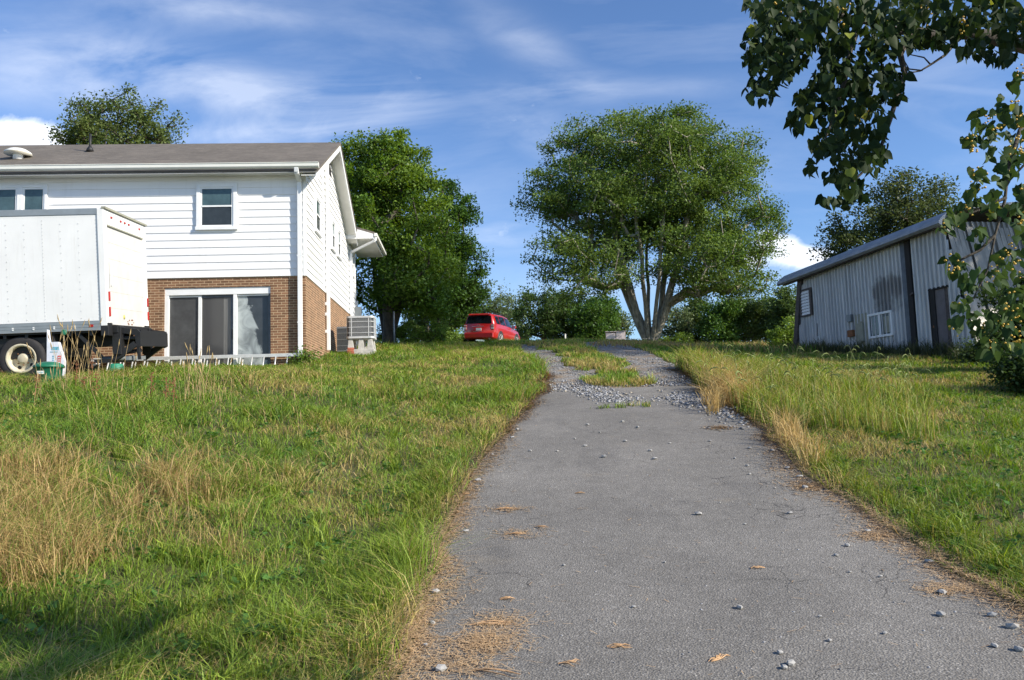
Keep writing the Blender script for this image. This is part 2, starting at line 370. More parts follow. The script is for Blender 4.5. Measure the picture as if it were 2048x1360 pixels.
def grid_mesh(name, xs, ys, zf, mat, label_kind='structure'):
    X, Y = np.meshgrid(xs, ys); Z = zf(X, Y); n, m = X.shape
    V = np.stack([X, Y, Z], -1).reshape(-1, 3); i = np.arange(n * m).reshape(n, m)
    F = np.stack([i[:-1, :-1], i[:-1, 1:], i[1:, 1:], i[1:, :-1]], -1).reshape(-1, 4)
    return V, F
def gz_sheet(X, Y):
    Z = ground_z(X, Y); d = np.maximum(dl(Y) - X, X - dr(Y))
    return Z - .03 * (d < -.02) * (Y < Y_END) * (Y > -5)
xs = np.concatenate([[-2500, -1200, -600, -300, -150, -90, -60, -45, -35, -28, -24], np.arange(-21, -8, .5), np.arange(-8, 12, .14), np.arange(12, 26, .5), [28, 34, 45, 60, 90, 150, 300, 600, 1200, 2500]])
ys = np.concatenate([[-60, -30, -15, -8, -4], np.arange(-2, 22, .15), np.arange(22, 62, .4), np.arange(62, 110, 3), [120, 140, 170, 220, 300, 450, 700, 1100, 1700, 2400]])
V, F = grid_mesh('ground', xs, ys, gz_sheet, 'soil')
tag(np_mesh('ground', V, [F], 'soil', smooth=True), kind='structure')

ts = np.linspace(0, 1, 41)
def strip(name, y0, y1, dy, mat, lift):
    ys = np.arange(y0, y1, dy); Y, T = np.meshgrid(ys, ts, indexing='ij'); A = dl(Y); B = dr(Y); X = A + (B - A) * T
    Z = zmid(Y) * 0 + zsoft(X, Y) + lift; n, m = X.shape
    V = np.stack([X, Y, Z], -1).reshape(-1, 3); i = np.arange(n * m).reshape(n, m)
    F = np.stack([i[:-1, :-1], i[:-1, 1:], i[1:, 1:], i[1:, :-1]], -1).reshape(-1, 4)
    return np_mesh(name, V, [F], mat, smooth=True)
tag(strip('driveway', -2, Y_ASPH + .0, .1, 'asphalt', .012), kind='structure')
tag(strip('gravel_track', Y_ASPH - .1, Y_END, .12, 'gravel_ground', .004), kind='structure')

# ------------------------------------------------------------------ grass
def blades(X, Y, H, W, COLR, lean_amt=.35, droop=.5, zoff=0, Z=None, seg=2):
    n = len(X); Z = ground_z(X, Y) if Z is None else Z
    th = RNG.random(n) * 2 * np.pi; la = RNG.random(n) * 2 * np.pi
    lean = H * (lean_amt * RNG.random(n) + .05)
    dx = np.cos(la) * lean; dy = np.sin(la) * lean
    wx = np.cos(th) * W / 2; wy = np.sin(th) * W / 2
    B = np.stack([X, Y, Z + zoff], 1); w3 = np.stack([wx, wy, np.zeros(n)], 1)
    M = B + np.stack([dx * .38, dy * .38, H * .58], 1); T = B + np.stack([dx * (1 + droop), dy * (1 + droop), H * (1 - .25 * RNG.random(n))], 1)
    V = np.stack([B - w3, B + w3, M + w3 * .8, M - w3 * .8, T], 1).reshape(-1, 3)
    i = np.arange(n)[:, None] * 5
    F4 = i + np.array([[0, 1, 2, 3]]); F3 = i + np.array([[3, 2, 4]])
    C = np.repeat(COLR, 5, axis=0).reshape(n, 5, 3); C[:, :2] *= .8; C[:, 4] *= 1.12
    return V, [F4, F3], C.reshape(-1, 3)
def scatter(n, y0, y1, power, wid=.74, xmin=-60, xmax=60):
    # density ~ y^-power inside the visible wedge (a little wider than the frame)
    u = RNG.random(n); q = 2 - power
    Y = (y0 ** q + u * (y1 ** q - y0 ** q)) ** (1 / q)
    X = (RNG.random(n) * 2 - 1) * (Y * wid + .8)
    return X, Y
HA = R(3.7); HU = np.array([math.cos(HA), math.sin(HA)]); HN = np.array([-math.sin(HA), math.cos(HA)])
HC = np.array([-5.488, 20.7, 5.488 - 2.5])
def house_local(X, Y): return (X - HC[0]) * HU[0] + (Y - HC[1]) * HU[1], (X - HC[0]) * HN[0] + (Y - HC[1]) * HN[1]
SA = np.array([12.0145, 22.2, 2.865]); SWD = np.array([-.203, .979]); SWI = np.array([.979, .203])  # along the wall (away), into the shed
def shed_local(X, Y): return (X - SA[0]) * SWD[0] + (Y - SA[1]) * SWD[1], (X - SA[0]) * SWI[0] + (Y - SA[1]) * SWI[1]
def allowed(X, Y):
    a, b = house_local(X, Y); h = (a < .02) & (b > -.02) & (b < 10) & (a > -13)
    c, d = shed_local(X, Y); sh = (c > -1.5) & (c < 7.1) & (d > 0) & (d < 7.5)
    return ~h & ~sh
def edge_d(X, Y): return np.maximum(dl(Y) - X, X - dr(Y))     # >0 outside the driveway
def strip_mask(X, Y):
    """grass growing in the middle of the gravel and in the crack of the asphalt"""
    A = dl(Y); B = dr(Y); t = (X - A) / (B - A)
    yy = (Y - Y_ASPH)
    cen = .50 - .012 * np.clip(yy, 0, 12); half = np.interp(yy, [-.2, .6, 2.2, 4, 8, 14, 20], [.02, .20, .18, .21, .17, .24, .5])
    m = (np.abs(t - cen + (vnoise(X, Y, .5) - .5) * .22) < half) & (yy > .1)
    return m
CR0 = ground_hit(1150, 829); CR1 = ground_hit(1305, 815)      # the crack with grass in it
def crack_mask(X, Y):
    t = (X - CR0[0]) / (CR1[0] - CR0[0]); yc = CR0[1] + t * (CR1[1] - CR0[1])
    return (t > 0) & (t < 1) & (np.abs(Y - yc - .10) < .24 * np.sqrt(np.clip(t * (1 - t) * 4, 0, 1)) + .02)

G1 = np.array([.135, .25, .030]); G2 = np.array([.31, .40, .050]); G3 = np.array([.38, .35, .10]); ST = np.array([.54, .40, .165]); BR = np.array([.26, .145, .065]); DG = np.array([.045, .105, .025])
def grass_colour(X, Y, dry_boost=0):
    n = len(X); a = vnoise(X, Y, 1.3, 3); b = vnoise(X, Y, .45, 9); r = RNG.random(n); r2 = RNG.random(n)
    big = vnoise(X, Y, 3.5, 21)
    t = np.clip(.5 * a + .35 * b + .5 * (r - .5) + .35 * (big - .5), 0, 1)
    c = G1[None] * (1 - t[:, None]) + G2[None] * t[:, None]
    far = sstep(7, 12, Y) * .08
    dry = np.clip(.05 + (b - .50) * 1.3 + (a - .52) * 1.0 + far + dry_boost, 0, .75)
    k = r2 < dry; c[k] = (G3 + (ST - G3) * RNG.random((k.sum(), 1)))
    k = r2 < .09; c[k] = ST * .85
    k = (r2 > .88) & (r > .2); c[k] = DG
    return c * (.62 + .72 * RNG.random((n, 1)))

N_LAWN = 560000
X, Y = scatter(N_LAWN, 2.2, 56, 1.28)
d = edge_d(X, Y)
keep = allowed(X, Y) & ((d > RNG.random(len(X)) * .22 - .02) | (Y > Y_END))
# the hill hides everything past the crest, thin it out
keep &= (Y < 48) | (RNG.random(len(X)) < .6)
X, Y, d = X[keep], Y[keep], d[keep]
hn = vnoise(X, Y, .9, 2); hn2 = vnoise(X, Y, .3, 8)
left = X < dl(Y)
H = .055 + .075 * hn * hn2 + .05 * hn2
H = H * (.75 + .8 * vnoise(X, Y, .55, 77)) * np.where(left, 1.08, .95) * (1 + .5 * sstep(5.5, 2.5, Y))
H *= 1 + .8 * ((vnoise(X, Y, 1.1, 40) > .68) & left)
H = H * np.where(d < .30, 1.25, 1)
W = np.maximum(.0050, Y * .00085) * (.55 + .8 * RNG.random(len(X)))
H += Y * .0008
edge = np.clip((.28 - d) / .28, 0, 1) * .35
lx = np.clip((-X - .42 * Y) / .6, 0, 1)              # dry patch at the far left
drypatch = sstep(.60, .44, np.abs(Y - 5.0) / 3.2) * sstep(-.26, -.36, X / Y)
c = grass_colour(X, Y, edge + .25 * drypatch + .22 * sstep(.3, .7, vnoise(X, Y, 2.5, 60)) * (X > dr(Y)) * sstep(5, 9, Y))
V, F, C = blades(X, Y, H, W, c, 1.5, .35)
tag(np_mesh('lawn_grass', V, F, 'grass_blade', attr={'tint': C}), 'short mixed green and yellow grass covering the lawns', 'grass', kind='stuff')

# longer green tussocks
def tussocks(name, centres, per, hmin, hmax, rad, colf, label, w=.0075, lean=.9, droop=.5, kind='stuff'):
    Xs, Ys, Hs = [], [], []
    for (cx, cy, k) in centres:
        m = int(per * k); r = rad * k * np.sqrt(RNG.random(m)); t = RNG.random(m) * 6.283
        Xs.append(cx + r * np.cos(t)); Ys.append(cy + r * np.sin(t)); Hs.append((hmin + (hmax - hmin) * RNG.random(m)) * (.75 + .35 * k))
    X = np.concatenate(Xs); Y = np.concatenate(Ys); H = np.concatenate(Hs)
    ok = allowed(X, Y); X, Y, H = X[ok], Y[ok], H[ok]
    W = np.maximum(w, Y * .0008) * (.7 + .6 * RNG.random(len(X)))
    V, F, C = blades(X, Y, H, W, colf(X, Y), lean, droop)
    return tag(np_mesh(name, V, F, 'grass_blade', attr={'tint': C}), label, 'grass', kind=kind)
def green(X, Y): 
    n = len(X); t = RNG.random((n, 1)); return (G1 * .6 + (G2 - G1 * .6) * t) * (.7 + .6 * RNG.random((n, 1)))
def straw(X, Y):
    n = len(X); t = RNG.random((n, 1)); c = BR + (ST * 1.12 - BR) * t ** .6; k = RNG.random(n) < .22; c[k] = G3 * .8; k = RNG.random(n) < .15; c[k] = G1; return c
cs = []
for _ in range(420):
    y = 2.3 + 9 * random.random() ** 1.3; x = (random.random() * 2 - 1) * y * .72
    dd = float(edge_d(np.array([x]), np.array([y]))[0])
    if dd > .15 and (x < 0 or y < 6.5): cs.append((x, y, .5 + .7 * random.random()))
tussocks('green_tussocks', cs, 60, .10, .24, .10, green, 'longer green grass tussocks in the near lawn')
cs = []
for side in (0, 1):
    for y in np.arange(2.4, 9.5, .09):
        e = float(dl(y) if side == 0 else dr(y)); sgn = -1 if side == 0 else 1
        cs.append((e + sgn * (.20 + .28 * random.random()), y, .5 + .6 * random.random()))
tussocks('verge_grass', cs, 42, .10, .22, .13, lambda X, Y: np.where((RNG.random((len(X), 1)) < .8), green(X, Y) * .85, G3[None] * .9), 'dense green grass hanging over the driveway edges', lean=1.3, droop=.6)
# straw patch at the left
cs = []
for _ in range(90):
    px = -60 + 560 * random.random() ** 1.5; py = 905 + 330 * random.random()
    if px > 60 and py > 1130: continue
    p = ground_hit(px, py); cs.append((p[0], p[1], .4 + .8 * random.random()))
for _ in range(80):
    p = ground_hit(-60 + 190 * random.random(), 930 + 260 * random.random()); cs.append((p[0], p[1], .8 + .8 * random.random()))
for _ in range(45):
    p = ground_hit(random.gauss(350, 42), random.gauss(985, 28)); cs.append((p[0], p[1], .5 + .6 * random.random()))
tussocks('dry_straw_grass', cs, 34, .10, .44, .13, straw, 'tan dry grass patch with upright stalks at the left', w=.0048, lean=1.1, droop=.7)
# tall green-yellow grass along the right edge of the gravel
cs = []
for _ in range(520):
    px = 1375 + 480 * random.random() ** 2.1; py = 722 + (px - 1375) * .14 + 95 * random.random() ** 1.3
    p = ground_hit(px, py + 14)
    if float(edge_d(np.array([p[0]]), np.array([p[1]]))[0]) > .12: cs.append((p[0], p[1], (.45 + .85 * random.random()) * (1 - .35 * (px - 1375) / 480)))
def tallcol(X, Y):
    n = len(X); c = green(X, Y); k = RNG.random(n) < .30; c[k] = G3 * .95; k = RNG.random(n) < .12; c[k] = ST * .9; return c
tussocks('tall_grass', cs, 40, .20, .60, .22, tallcol, 'tall green and yellow grass along the right side of the gravel', w=.008, lean=.5, droop=.8)
cs = []
for _ in range(46):
    px = random.gauss(1440, 22); py = random.gauss(765, 18) + (px - 1440) * .5; p = ground_hit(px, py + 18)
    if float(edge_d(np.array([p[0]]), np.array([p[1]]))[0]) > .05: cs.append((p[0], p[1], .6 + .6 * random.random()))
for (bx, by) in ((1600, 905), (1560, 868), (1630, 935), (1590, 890)):
    for _ in range(4): p = ground_hit(bx + random.gauss(0, 10), by + random.gauss(0, 8)); cs.append((p[0], p[1], .6))
for _ in range(40):
    p = ground_hit(random.gauss(1465, 22), random.gauss(790, 14) + 10); cs.append((p[0], p[1], .8))
tussocks('straw_clumps', cs, 30, .25, .62, .12, lambda X, Y: ST[None] * (.75 + .45 * RNG.random((len(X), 1))), 'clumps of bleached straw coloured grass beside the gravel', w=.0075, lean=.7, droop=.9)
# middle strip and crack grass
X, Y = scatter(300000, Y_ASPH - 2.5, 34, 1.0, wid=.25)
m = ((strip_mask(X, Y) & (edge_d(X, Y) < 0) & (vnoise(X, Y, .22, 31) + .5 * RNG.random(len(X)) > .45)) | (crack_mask(X, Y) & (vnoise(X, Y, .12, 44) > .35))) & (vnoise(X, Y, .35, 70) > .22)
X, Y = X[m], Y[m]; H = .04 + .26 * vnoise(X, Y, .3, 4) * RNG.random(len(X)) ** 1.3 + .02; W = np.maximum(.006, Y * .0008) * (.7 + .6 * RNG.random(len(X)))
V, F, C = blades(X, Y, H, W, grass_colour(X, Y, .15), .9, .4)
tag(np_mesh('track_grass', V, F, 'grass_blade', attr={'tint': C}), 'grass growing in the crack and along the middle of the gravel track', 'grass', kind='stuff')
# field of tall reddish-brown grass on the crest beside the maple and in front of the shed
X, Y = scatter(150000, 26, 54, .6, wid=.72); m = allowed(X, Y) & (X > .16 * Y + 4.5 * (vnoise(X, Y, 2) - .5) + RNG.normal(0, .7, len(X))) & (RNG.random(len(X)) < .9)
X, Y = X[m], Y[m]; H = .12 + .42 * RNG.random(len(X)) * vnoise(X, Y, 1.5, 5) * sstep(0, 4, X - .16 * Y + 1.5) + .05
c = np.where(RNG.random((len(X), 1)) < .5, ST * .75, np.where(RNG.random((len(X), 1)) < .3, BR * 1.1, G3 * .8)); k = vnoise(X, Y, 3, 11)[:, None] > .55
c = np.where(k & (RNG.random((len(X), 1)) < .65), G1 * .9, c)
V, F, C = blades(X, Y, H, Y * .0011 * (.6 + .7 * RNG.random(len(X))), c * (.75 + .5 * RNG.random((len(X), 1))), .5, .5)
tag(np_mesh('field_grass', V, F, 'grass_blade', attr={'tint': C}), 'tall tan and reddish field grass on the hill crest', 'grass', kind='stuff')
# weeds along the shed and the house foot
def weeds(name, pts, n_per, h, colA, colB, label):
    Xs = []; Ys = []; Hs = []
    for (x, y) in pts:
        hh = h * (.5 + .8 * random.random())
        for _ in range(n_per): Xs.append(x + random.gauss(0, .09)); Ys.append(y + random.gauss(0, .09)); Hs.append(hh * (.4 + .7 * random.random()))
    X = np.array(Xs); Y = np.array(Ys); t = RNG.random((len(X), 1))
    V, F, C = blades(X, Y, np.array(Hs), np.full(len(X), .018), colA * (1 - t) + colB * t, .4, .4)
    return tag(np_mesh(name, V, F, 'grass_blade', attr={'tint': C}), label, 'weeds', kind='stuff')
pts = []
for _ in range(250):
    s_ = -1.6 + 9 * random.random(); w_ = -.12 - .6 * random.random() ** 2
    pts.append((SA[0] + SWD[0] * s_ + SWI[0] * w_, SA[1] + SWD[1] * s_ + SWI[1] * w_))
weeds('shed_weeds', pts, 16, .55, np.array([.035, .045, .02]), np.array([.10, .11, .04]), 'dark weeds growing along the foot of the metal shed')

cs = []
for _ in range(700):
    y = 2.6 + 12 * random.random() ** 1.3; x = (random.random() * 2 - 1) * y * .72
    if float(edge_d(np.array([x]), np.array([y]))[0]) > .2: cs.append((x, y))
cs = np.array(cs); k = 16; P = np.repeat(cs, k, 0) + RNG.normal(0, .05, (len(cs) * k, 2)); zz = ground_z(P[:, 0], P[:, 1]) + .04 + .06 * RNG.random(len(P))
V, F, C = leaf_cloud(np.column_stack([P, zz]), .05, np.array([.07, .16, .03])[None] * (.7 + .7 * RNG.random((len(P), 1))), .75, 1.2)
tag(np_mesh('broadleaf_weeds', V, [F], 'leaf', attr={'tint': C}), 'small broadleaf weeds and clover scattered through the lawn', 'weeds', kind='stuff')
mb = MB()
for (px, py) in ((150, 792), (165, 800), (182, 788), (70, 800), (300, 815), (330, 822), (190, 806), (345, 835)):     # rust brown dock stalks
    p = ground_hit(px, py); z = float(ground_z(p[0], p[1])); h = .35 + .25 * random.random(); mb.tube([(p[0], p[1], z), (p[0] + .02, p[1], z + h)], [.005, .003], 4, False)
    for _ in range(26): t_ = .45 + .55 * random.random(); q = (p[0] + random.gauss(.01, .022), p[1] + random.gauss(0, .022), z + h * t_); mb.add([(q[0] - .012, q[1], q[2]), (q[0] + .012, q[1], q[2]), (q[0], q[1] + .01, q[2] + .03)], [(0, 1, 2)])
tag(mb.build('dock_stalks', 'rust'), 'rust brown dock seed stalks in the lawn before the truck', 'weeds', kind='stuff')
# foxtails: seed heads above the tall grass, right
def foxtails(n):
    mb = MB()
    for _ in range(n):
        px = 1420 + 420 * random.random(); py = 735 + 75 * random.random(); p = ground_hit(px, py + 12); x, y = p[0], p[1]; z = float(ground_z(x, y))
        h = .35 + .35 * random.random(); a = random.random() * 6.28; l = .12 + .1 * random.random(); dx, dy = math.cos(a) * l, math.sin(a) * l
        mb.tube([(x, y, z), (x + dx * .2, y + dy * .2, z + h * .6), (x + dx * .7, y + dy * .7, z + h)], [.003, .0025, .002], 3, False)
        q = [(x + dx * .7, y + dy * .7, z + h), (x + dx * 1.0, y + dy * 1.0, z + h + .03), (x + dx * 1.35, y + dy * 1.35, z + h + .01), (x + dx * 1.6, y + dy * 1.6, z + h - .04)]
        mb.tube(q, [.004, .010, .010, .003], 5, False)
    return mb
simple('seed_head', (.20, .24, .07), .8, var=.25, scale=20); simple('dry_stem', (.36, .26, .12), .8, var=.3, scale=20)
tag(foxtails(120).build('foxtail_heads', 'seed_head'), 'arching green foxtail seed heads above the tall grass', 'grass', kind='stuff')
mb = MB()
for _ in range(105):          # tall dry stalks: by the truck, in the left patch
    q = random.random()
    if q < .30: px, py, h = 130 + random.gauss(30, 38), 775 + 20 * random.random(), .5 + .55 * random.random()
    elif q < .60: px, py, h = random.choice((372, 405, 420, 440, 385)) + random.gauss(0, 10), 790 + 30 * random.random(), .45 + .35 * random.random()
    elif q < .9: px, py, h = -30 + 420 * random.random() ** 1.6, 930 + 200 * random.random(), .3 + .45 * random.random()
    else: px, py, h = 700 * random.random(), 800 + 100 * random.random(), .3 + .3 * random.random()
    p = ground_hit(px, py); x, y = p[0], p[1]; z = float(ground_z(x, y)); a = random.random() * 6.28; l = h * (.1 + .35 * random.random()); dx, dy = math.cos(a) * l, math.sin(a) * l
    w = max(.0018, y * .00028)
    mb.tube([(x, y, z), (x + dx * .4, y + dy * .4, z + h * .6), (x + dx, y + dy, z + h)], [w, w * .8, w * .5], 3, False)
    if y > 9 or random.random() < .35:
        mb.tube([(x + dx, y + dy, z + h), (x + dx * 1.08, y + dy * 1.08, z + h + .05), (x + dx * 1.16, y + dy * 1.16, z + h + .12)], [w * .6, w * 2.6, w * .5], 5, False)
tag(mb.build('dry_stalks', 'dry_stem'), 'thin tan dry stalks rising from the lawn', 'grass', kind='stuff')

# straw litter along the driveway edges
n = 52000
Y = 2.4 + 16 * RNG.random(n) ** 1.7; side = RNG.random(n) < .5
ec = np.where(side, dl(Y), dr(Y)); off = np.abs(RNG.normal(0, 1, n)) * .10 * (.5 + 1.5 * vnoise(Y, side * 9., .8, 3)); X = np.where(side, ec - .05 + off * np.where(RNG.random(n) < .7, 1, -1.5), ec + .05 - off * np.where(RNG.random(n) < .7, 1, -2.0))
bl = RNG.random(n) < .085
pc = [ground_hit(965, 1290), ground_hit(930, 1335), ground_hit(1000, 1250), ground_hit(1010, 1022), ground_hit(1040, 1070)]
pc += [ground_hit(1440, 858), ground_hit(1620, 975), ground_hit(1750, 1075), ground_hit(1900, 1185)]; ci = RNG.integers(0, 9, n); ci = np.where(((ci == 3) | (ci == 4)) & (RNG.random(n) < .6), 0, ci); bx = np.array([p[0] for p in pc])[ci] + RNG.normal(0, .11, n); by = np.array([p[1] for p in pc])[ci] + RNG.normal(0, .09, n)
X = np.where(bl, bx, X); Y = np.where(bl, by, Y)
k = RNG.random(n) < .008; X = np.where(k, dl(Y) + (dr(Y) - dl(Y)) * RNG.random(n), X)
th = RNG.random(n) * 6.283; L = .02 + .07 * RNG.random(n) ** 2; W = np.maximum(.0012, Y * .0004)
Z = zsoft(X, Y) + .014 + .012 * RNG.random(n) + np.where(edge_d(X, Y) > 0, .025, 0)
D = np.stack([np.cos(th), np.sin(th), (RNG.random(n) - .5) * .25], 1) * L[:, None]; S = np.stack([-np.sin(th), np.cos(th), np.zeros(n)], 1) * W[:, None]; B = np.stack([X, Y, Z], 1)
V = np.stack([B - S, B + S, B + D + S, B + D - S], 1).reshape(-1, 3); F = np.arange(n * 4).reshape(-1, 4)
c = np.array([.42, .27, .14]) + (np.array([.66, .46, .25]) - np.array([.42, .27, .14])) * RNG.random((n, 1))
tag(np_mesh('straw_litter', V, [F], 'attr_rough', attr={'tint': np.repeat(c, 4, 0)}), 'orange dry straw lying along the asphalt edges', 'straw', kind='stuff')

# ------------------------------------------------------------------ stones
def stone_proto(seed):
    rg = np.random.default_rng(seed)
    t = (1 + 5 ** .5) / 2
    v = np.array([(-1, t, 0), (1, t, 0), (-1, -t, 0), (1, -t, 0), (0, -1, t), (0, 1, t), (0, -1, -t), (0, 1, -t), (t, 0, -1), (t, 0, 1), (-t, 0, -1), (-t, 0, 1)], float)
    v /= np.linalg.norm(v[0]); v *= (.72 + .5 * rg.random((12, 1))); v *= np.array([1, .8, .5])
    f = np.array([(0, 11, 5), (0, 5, 1), (0, 1, 7), (0, 7, 10), (0, 10, 11), (1, 5, 9), (5, 11, 4), (11, 10, 2), (10, 7, 6), (7, 1, 8), (3, 9, 4), (3, 4, 2), (3, 2, 6), (3, 6, 8), (3, 8, 9), (4, 9, 5), (2, 4, 11), (6, 2, 10), (8, 6, 7), (9, 8, 1)])
    return v, f
def stones(n, X, Y, S, name, label, dark=False):
    Vs = []; Fs = []; Cs = []; protos = [stone_proto(i) for i in range(8)]
    a = RNG.random(n) * 6.283; Z = zsoft(X, Y) + .01
    for i in range(n):
        v, f = protos[i % 8]; ca, sa = math.cos(a[i]), math.sin(a[i])
        q = v * S[i]; Vs.append(np.stack([q[:, 0] * ca - q[:, 1] * sa + X[i], q[:, 0] * sa + q[:, 1] * ca + Y[i], q[:, 2] + Z[i] + S[i] * .3], 1)); Fs.append(f + 12 * i)
        g = .13 + .25 * random.random() ** 1.2; Cs.append(np.tile([[g, g, g * 1.02]] if random.random() < .93 else [[g * 1.3, g * 1.15, g * .9]], (12, 1)))
    return tag(np_mesh(name, np.concatenate(Vs), [np.concatenate(Fs)], 'attr_rough', attr={'tint': np.concatenate(Cs)}), label, 'gravel', kind='stuff')
n = 11000
Y = Y_ASPH - .3 + 15 * RNG.random(n) ** 1.5; t = RNG.random(n); X = dl(Y) + .1 + (dr(Y) - dl(Y) - .15) * t
m = ~strip_mask(X, Y) | (RNG.random(n) < .12); m &= (Y > Y_ASPH - .05) | (RNG.random(n) < .3)
m &= vnoise(X, Y, .7, 12) > .38 - .1 * (Y < Y_ASPH + 3)
X, Y = X[m], Y[m]
# pile spilled over the asphalt edge: two lobes
e1 = [ground_hit(*p) for p in ((1200, 790), (1235, 800), (1180, 780), (1350, 800), (1400, 812), (1440, 822), (1470, 835), (1380, 795), (1460, 850))]
for p, k in zip(e1, (420, 380, 220, 260, 260, 240, 170, 260, 40)):
    X = np.concatenate([X, p[0] + RNG.normal(0, .20, k)]); Y = np.concatenate([Y, p[1] + RNG.normal(0, .30, k)])
m = edge_d(X, Y) < -.02; X, Y = X[m], Y[m]
S = (.010 + .030 * RNG.random(len(X)) ** 2.2) * np.where(Y < Y_ASPH + .8, 1.0, .75)
stones(len(X), X, Y, S, 'track_gravel', 'loose grey gravel covering the upper driveway')
# tiny crumbs on the asphalt
n = 1500; Y = 2.5 + (Y_ASPH - 2.5) * RNG.random(n) ** 1.2; t = RNG.random(n); t = np.where(RNG.random(n) < .5, t ** .35, t); X = dl(Y) + (dr(Y) - dl(Y)) * t
stones(n, X, Y, .003 + .008 * RNG.random(n) ** 2.5, 'asphalt_grit', 'small grit strewn over the asphalt')
# the countable stones on the asphalt
rocks = [(1310, 921, .05), (1495, 935, .032), (1397, 1033, .05), (955, 965, .055), (932, 1068, .04), (1128, 1136, .022), (1268, 1220, .022), (1480, 1222, .038), (1695, 1097, .035), (1672, 1116, .028), (1762, 1158, .025),
         (1883, 1238, .042), (1885, 1192, .045), (2027, 1262, .05), (1985, 1240, .04), (1610, 980, .06), (1600, 957, .05), (1575, 940, .045), (1580, 1031, .04), (1500, 952, .03), (1208, 918, .055), (1250, 885, .04), (1170, 895, .04),
         (1035, 862, .05), (1025, 878, .05), (1300, 905, .04), (1275, 858, .05), (1245, 846, .05), (1340, 890, .03), (1500, 900, .04), (1545, 905, .045), (1420, 885, .035), (1470, 920, .03), (1560, 1313, .03), (1582, 1338, .04), (1570, 1345, .03),
         (1770, 1275, .022), (1660, 1290, .022), (1990, 1300, .03), (2040, 1310, .04), (1860, 1130, .045), (1735, 1068, .04), (870, 1190, .05), (865, 1255, .035), (850, 1300, .03), (880, 1350, .05), (1200, 868, .03), (1150, 880, .03), (1175, 852, .045), (1060, 905, .035),
         (1440, 1010, .018), (1490, 1053, .02), (1330, 1130, .018), (1550, 980, .02), (1700, 1150, .018), (1640, 1240, .018), (985, 912, .03), (1115, 905, .03)]
SP = []
for i in range(6):
    v, f = stone_proto(50 + i); me = bpy.data.meshes.new('loose_stone'); me.from_pydata([tuple(q) for q in v], [], [tuple(int(j) for j in q) for q in f]); me.materials.append(MATS['stone']); SP.append(me)
for i, (px, py, s_) in enumerate(rocks):
    p = ground_hit(px, py); s_ *= .72
    o = bpy.data.objects.new('loose_stone', SP[i % 6]); COL.objects.link(o); o.location = (p[0], p[1], float(zsoft(p[0], p[1])) + .014 + s_ * .33); o.scale = (s_, s_, s_); o.rotation_euler = (0, 0, random.random() * 6)
    tag(o, 'grey broken stone lying loose on the asphalt driveway', 'stone', 'loose stones scattered on the asphalt')

simple('straw_orange', (.50, .31, .16), .8, var=.3, scale=30)
for i, (px, py, L_) in enumerate([(1012, 1022, .22), (1035, 1072, .16), (1085, 1058, .12), (1000, 1345, .25), (985, 1255, .25), (1240, 1302, .12), (1450, 1330, .14), (1140, 1335, .10), (1515, 1142, .10), (1160, 990, .10), (1015, 1205, .08), (930, 992, .12)]):
    p = ground_hit(px, py); mb = MB(); a0 = random.gauss(0, .35)
    for q in range(4):
        a = a0 + random.gauss(0, .25); pts = [(t_ * L_ * math.cos(a) - L_ / 2 + random.gauss(0, .008), t_ * L_ * math.sin(a) + random.gauss(0, .012), .004 + .015 * math.sin(3.1 * t_) * random.random()) for t_ in (0, .25, .5, .75, 1)]
        mb.tube(pts, [.0015, .003, .0035, .0025, .001], 4, False)
    o = mb.build('straw_wisp', 'straw_orange'); o.location = (p[0], p[1], float(zsoft(p[0], p[1])) + .014)
    tag(o, 'orange wisp of dry straw lying on the asphalt', 'straw', 'dry straw wisps on the asphalt')

# ------------------------------------------------------------------ trees

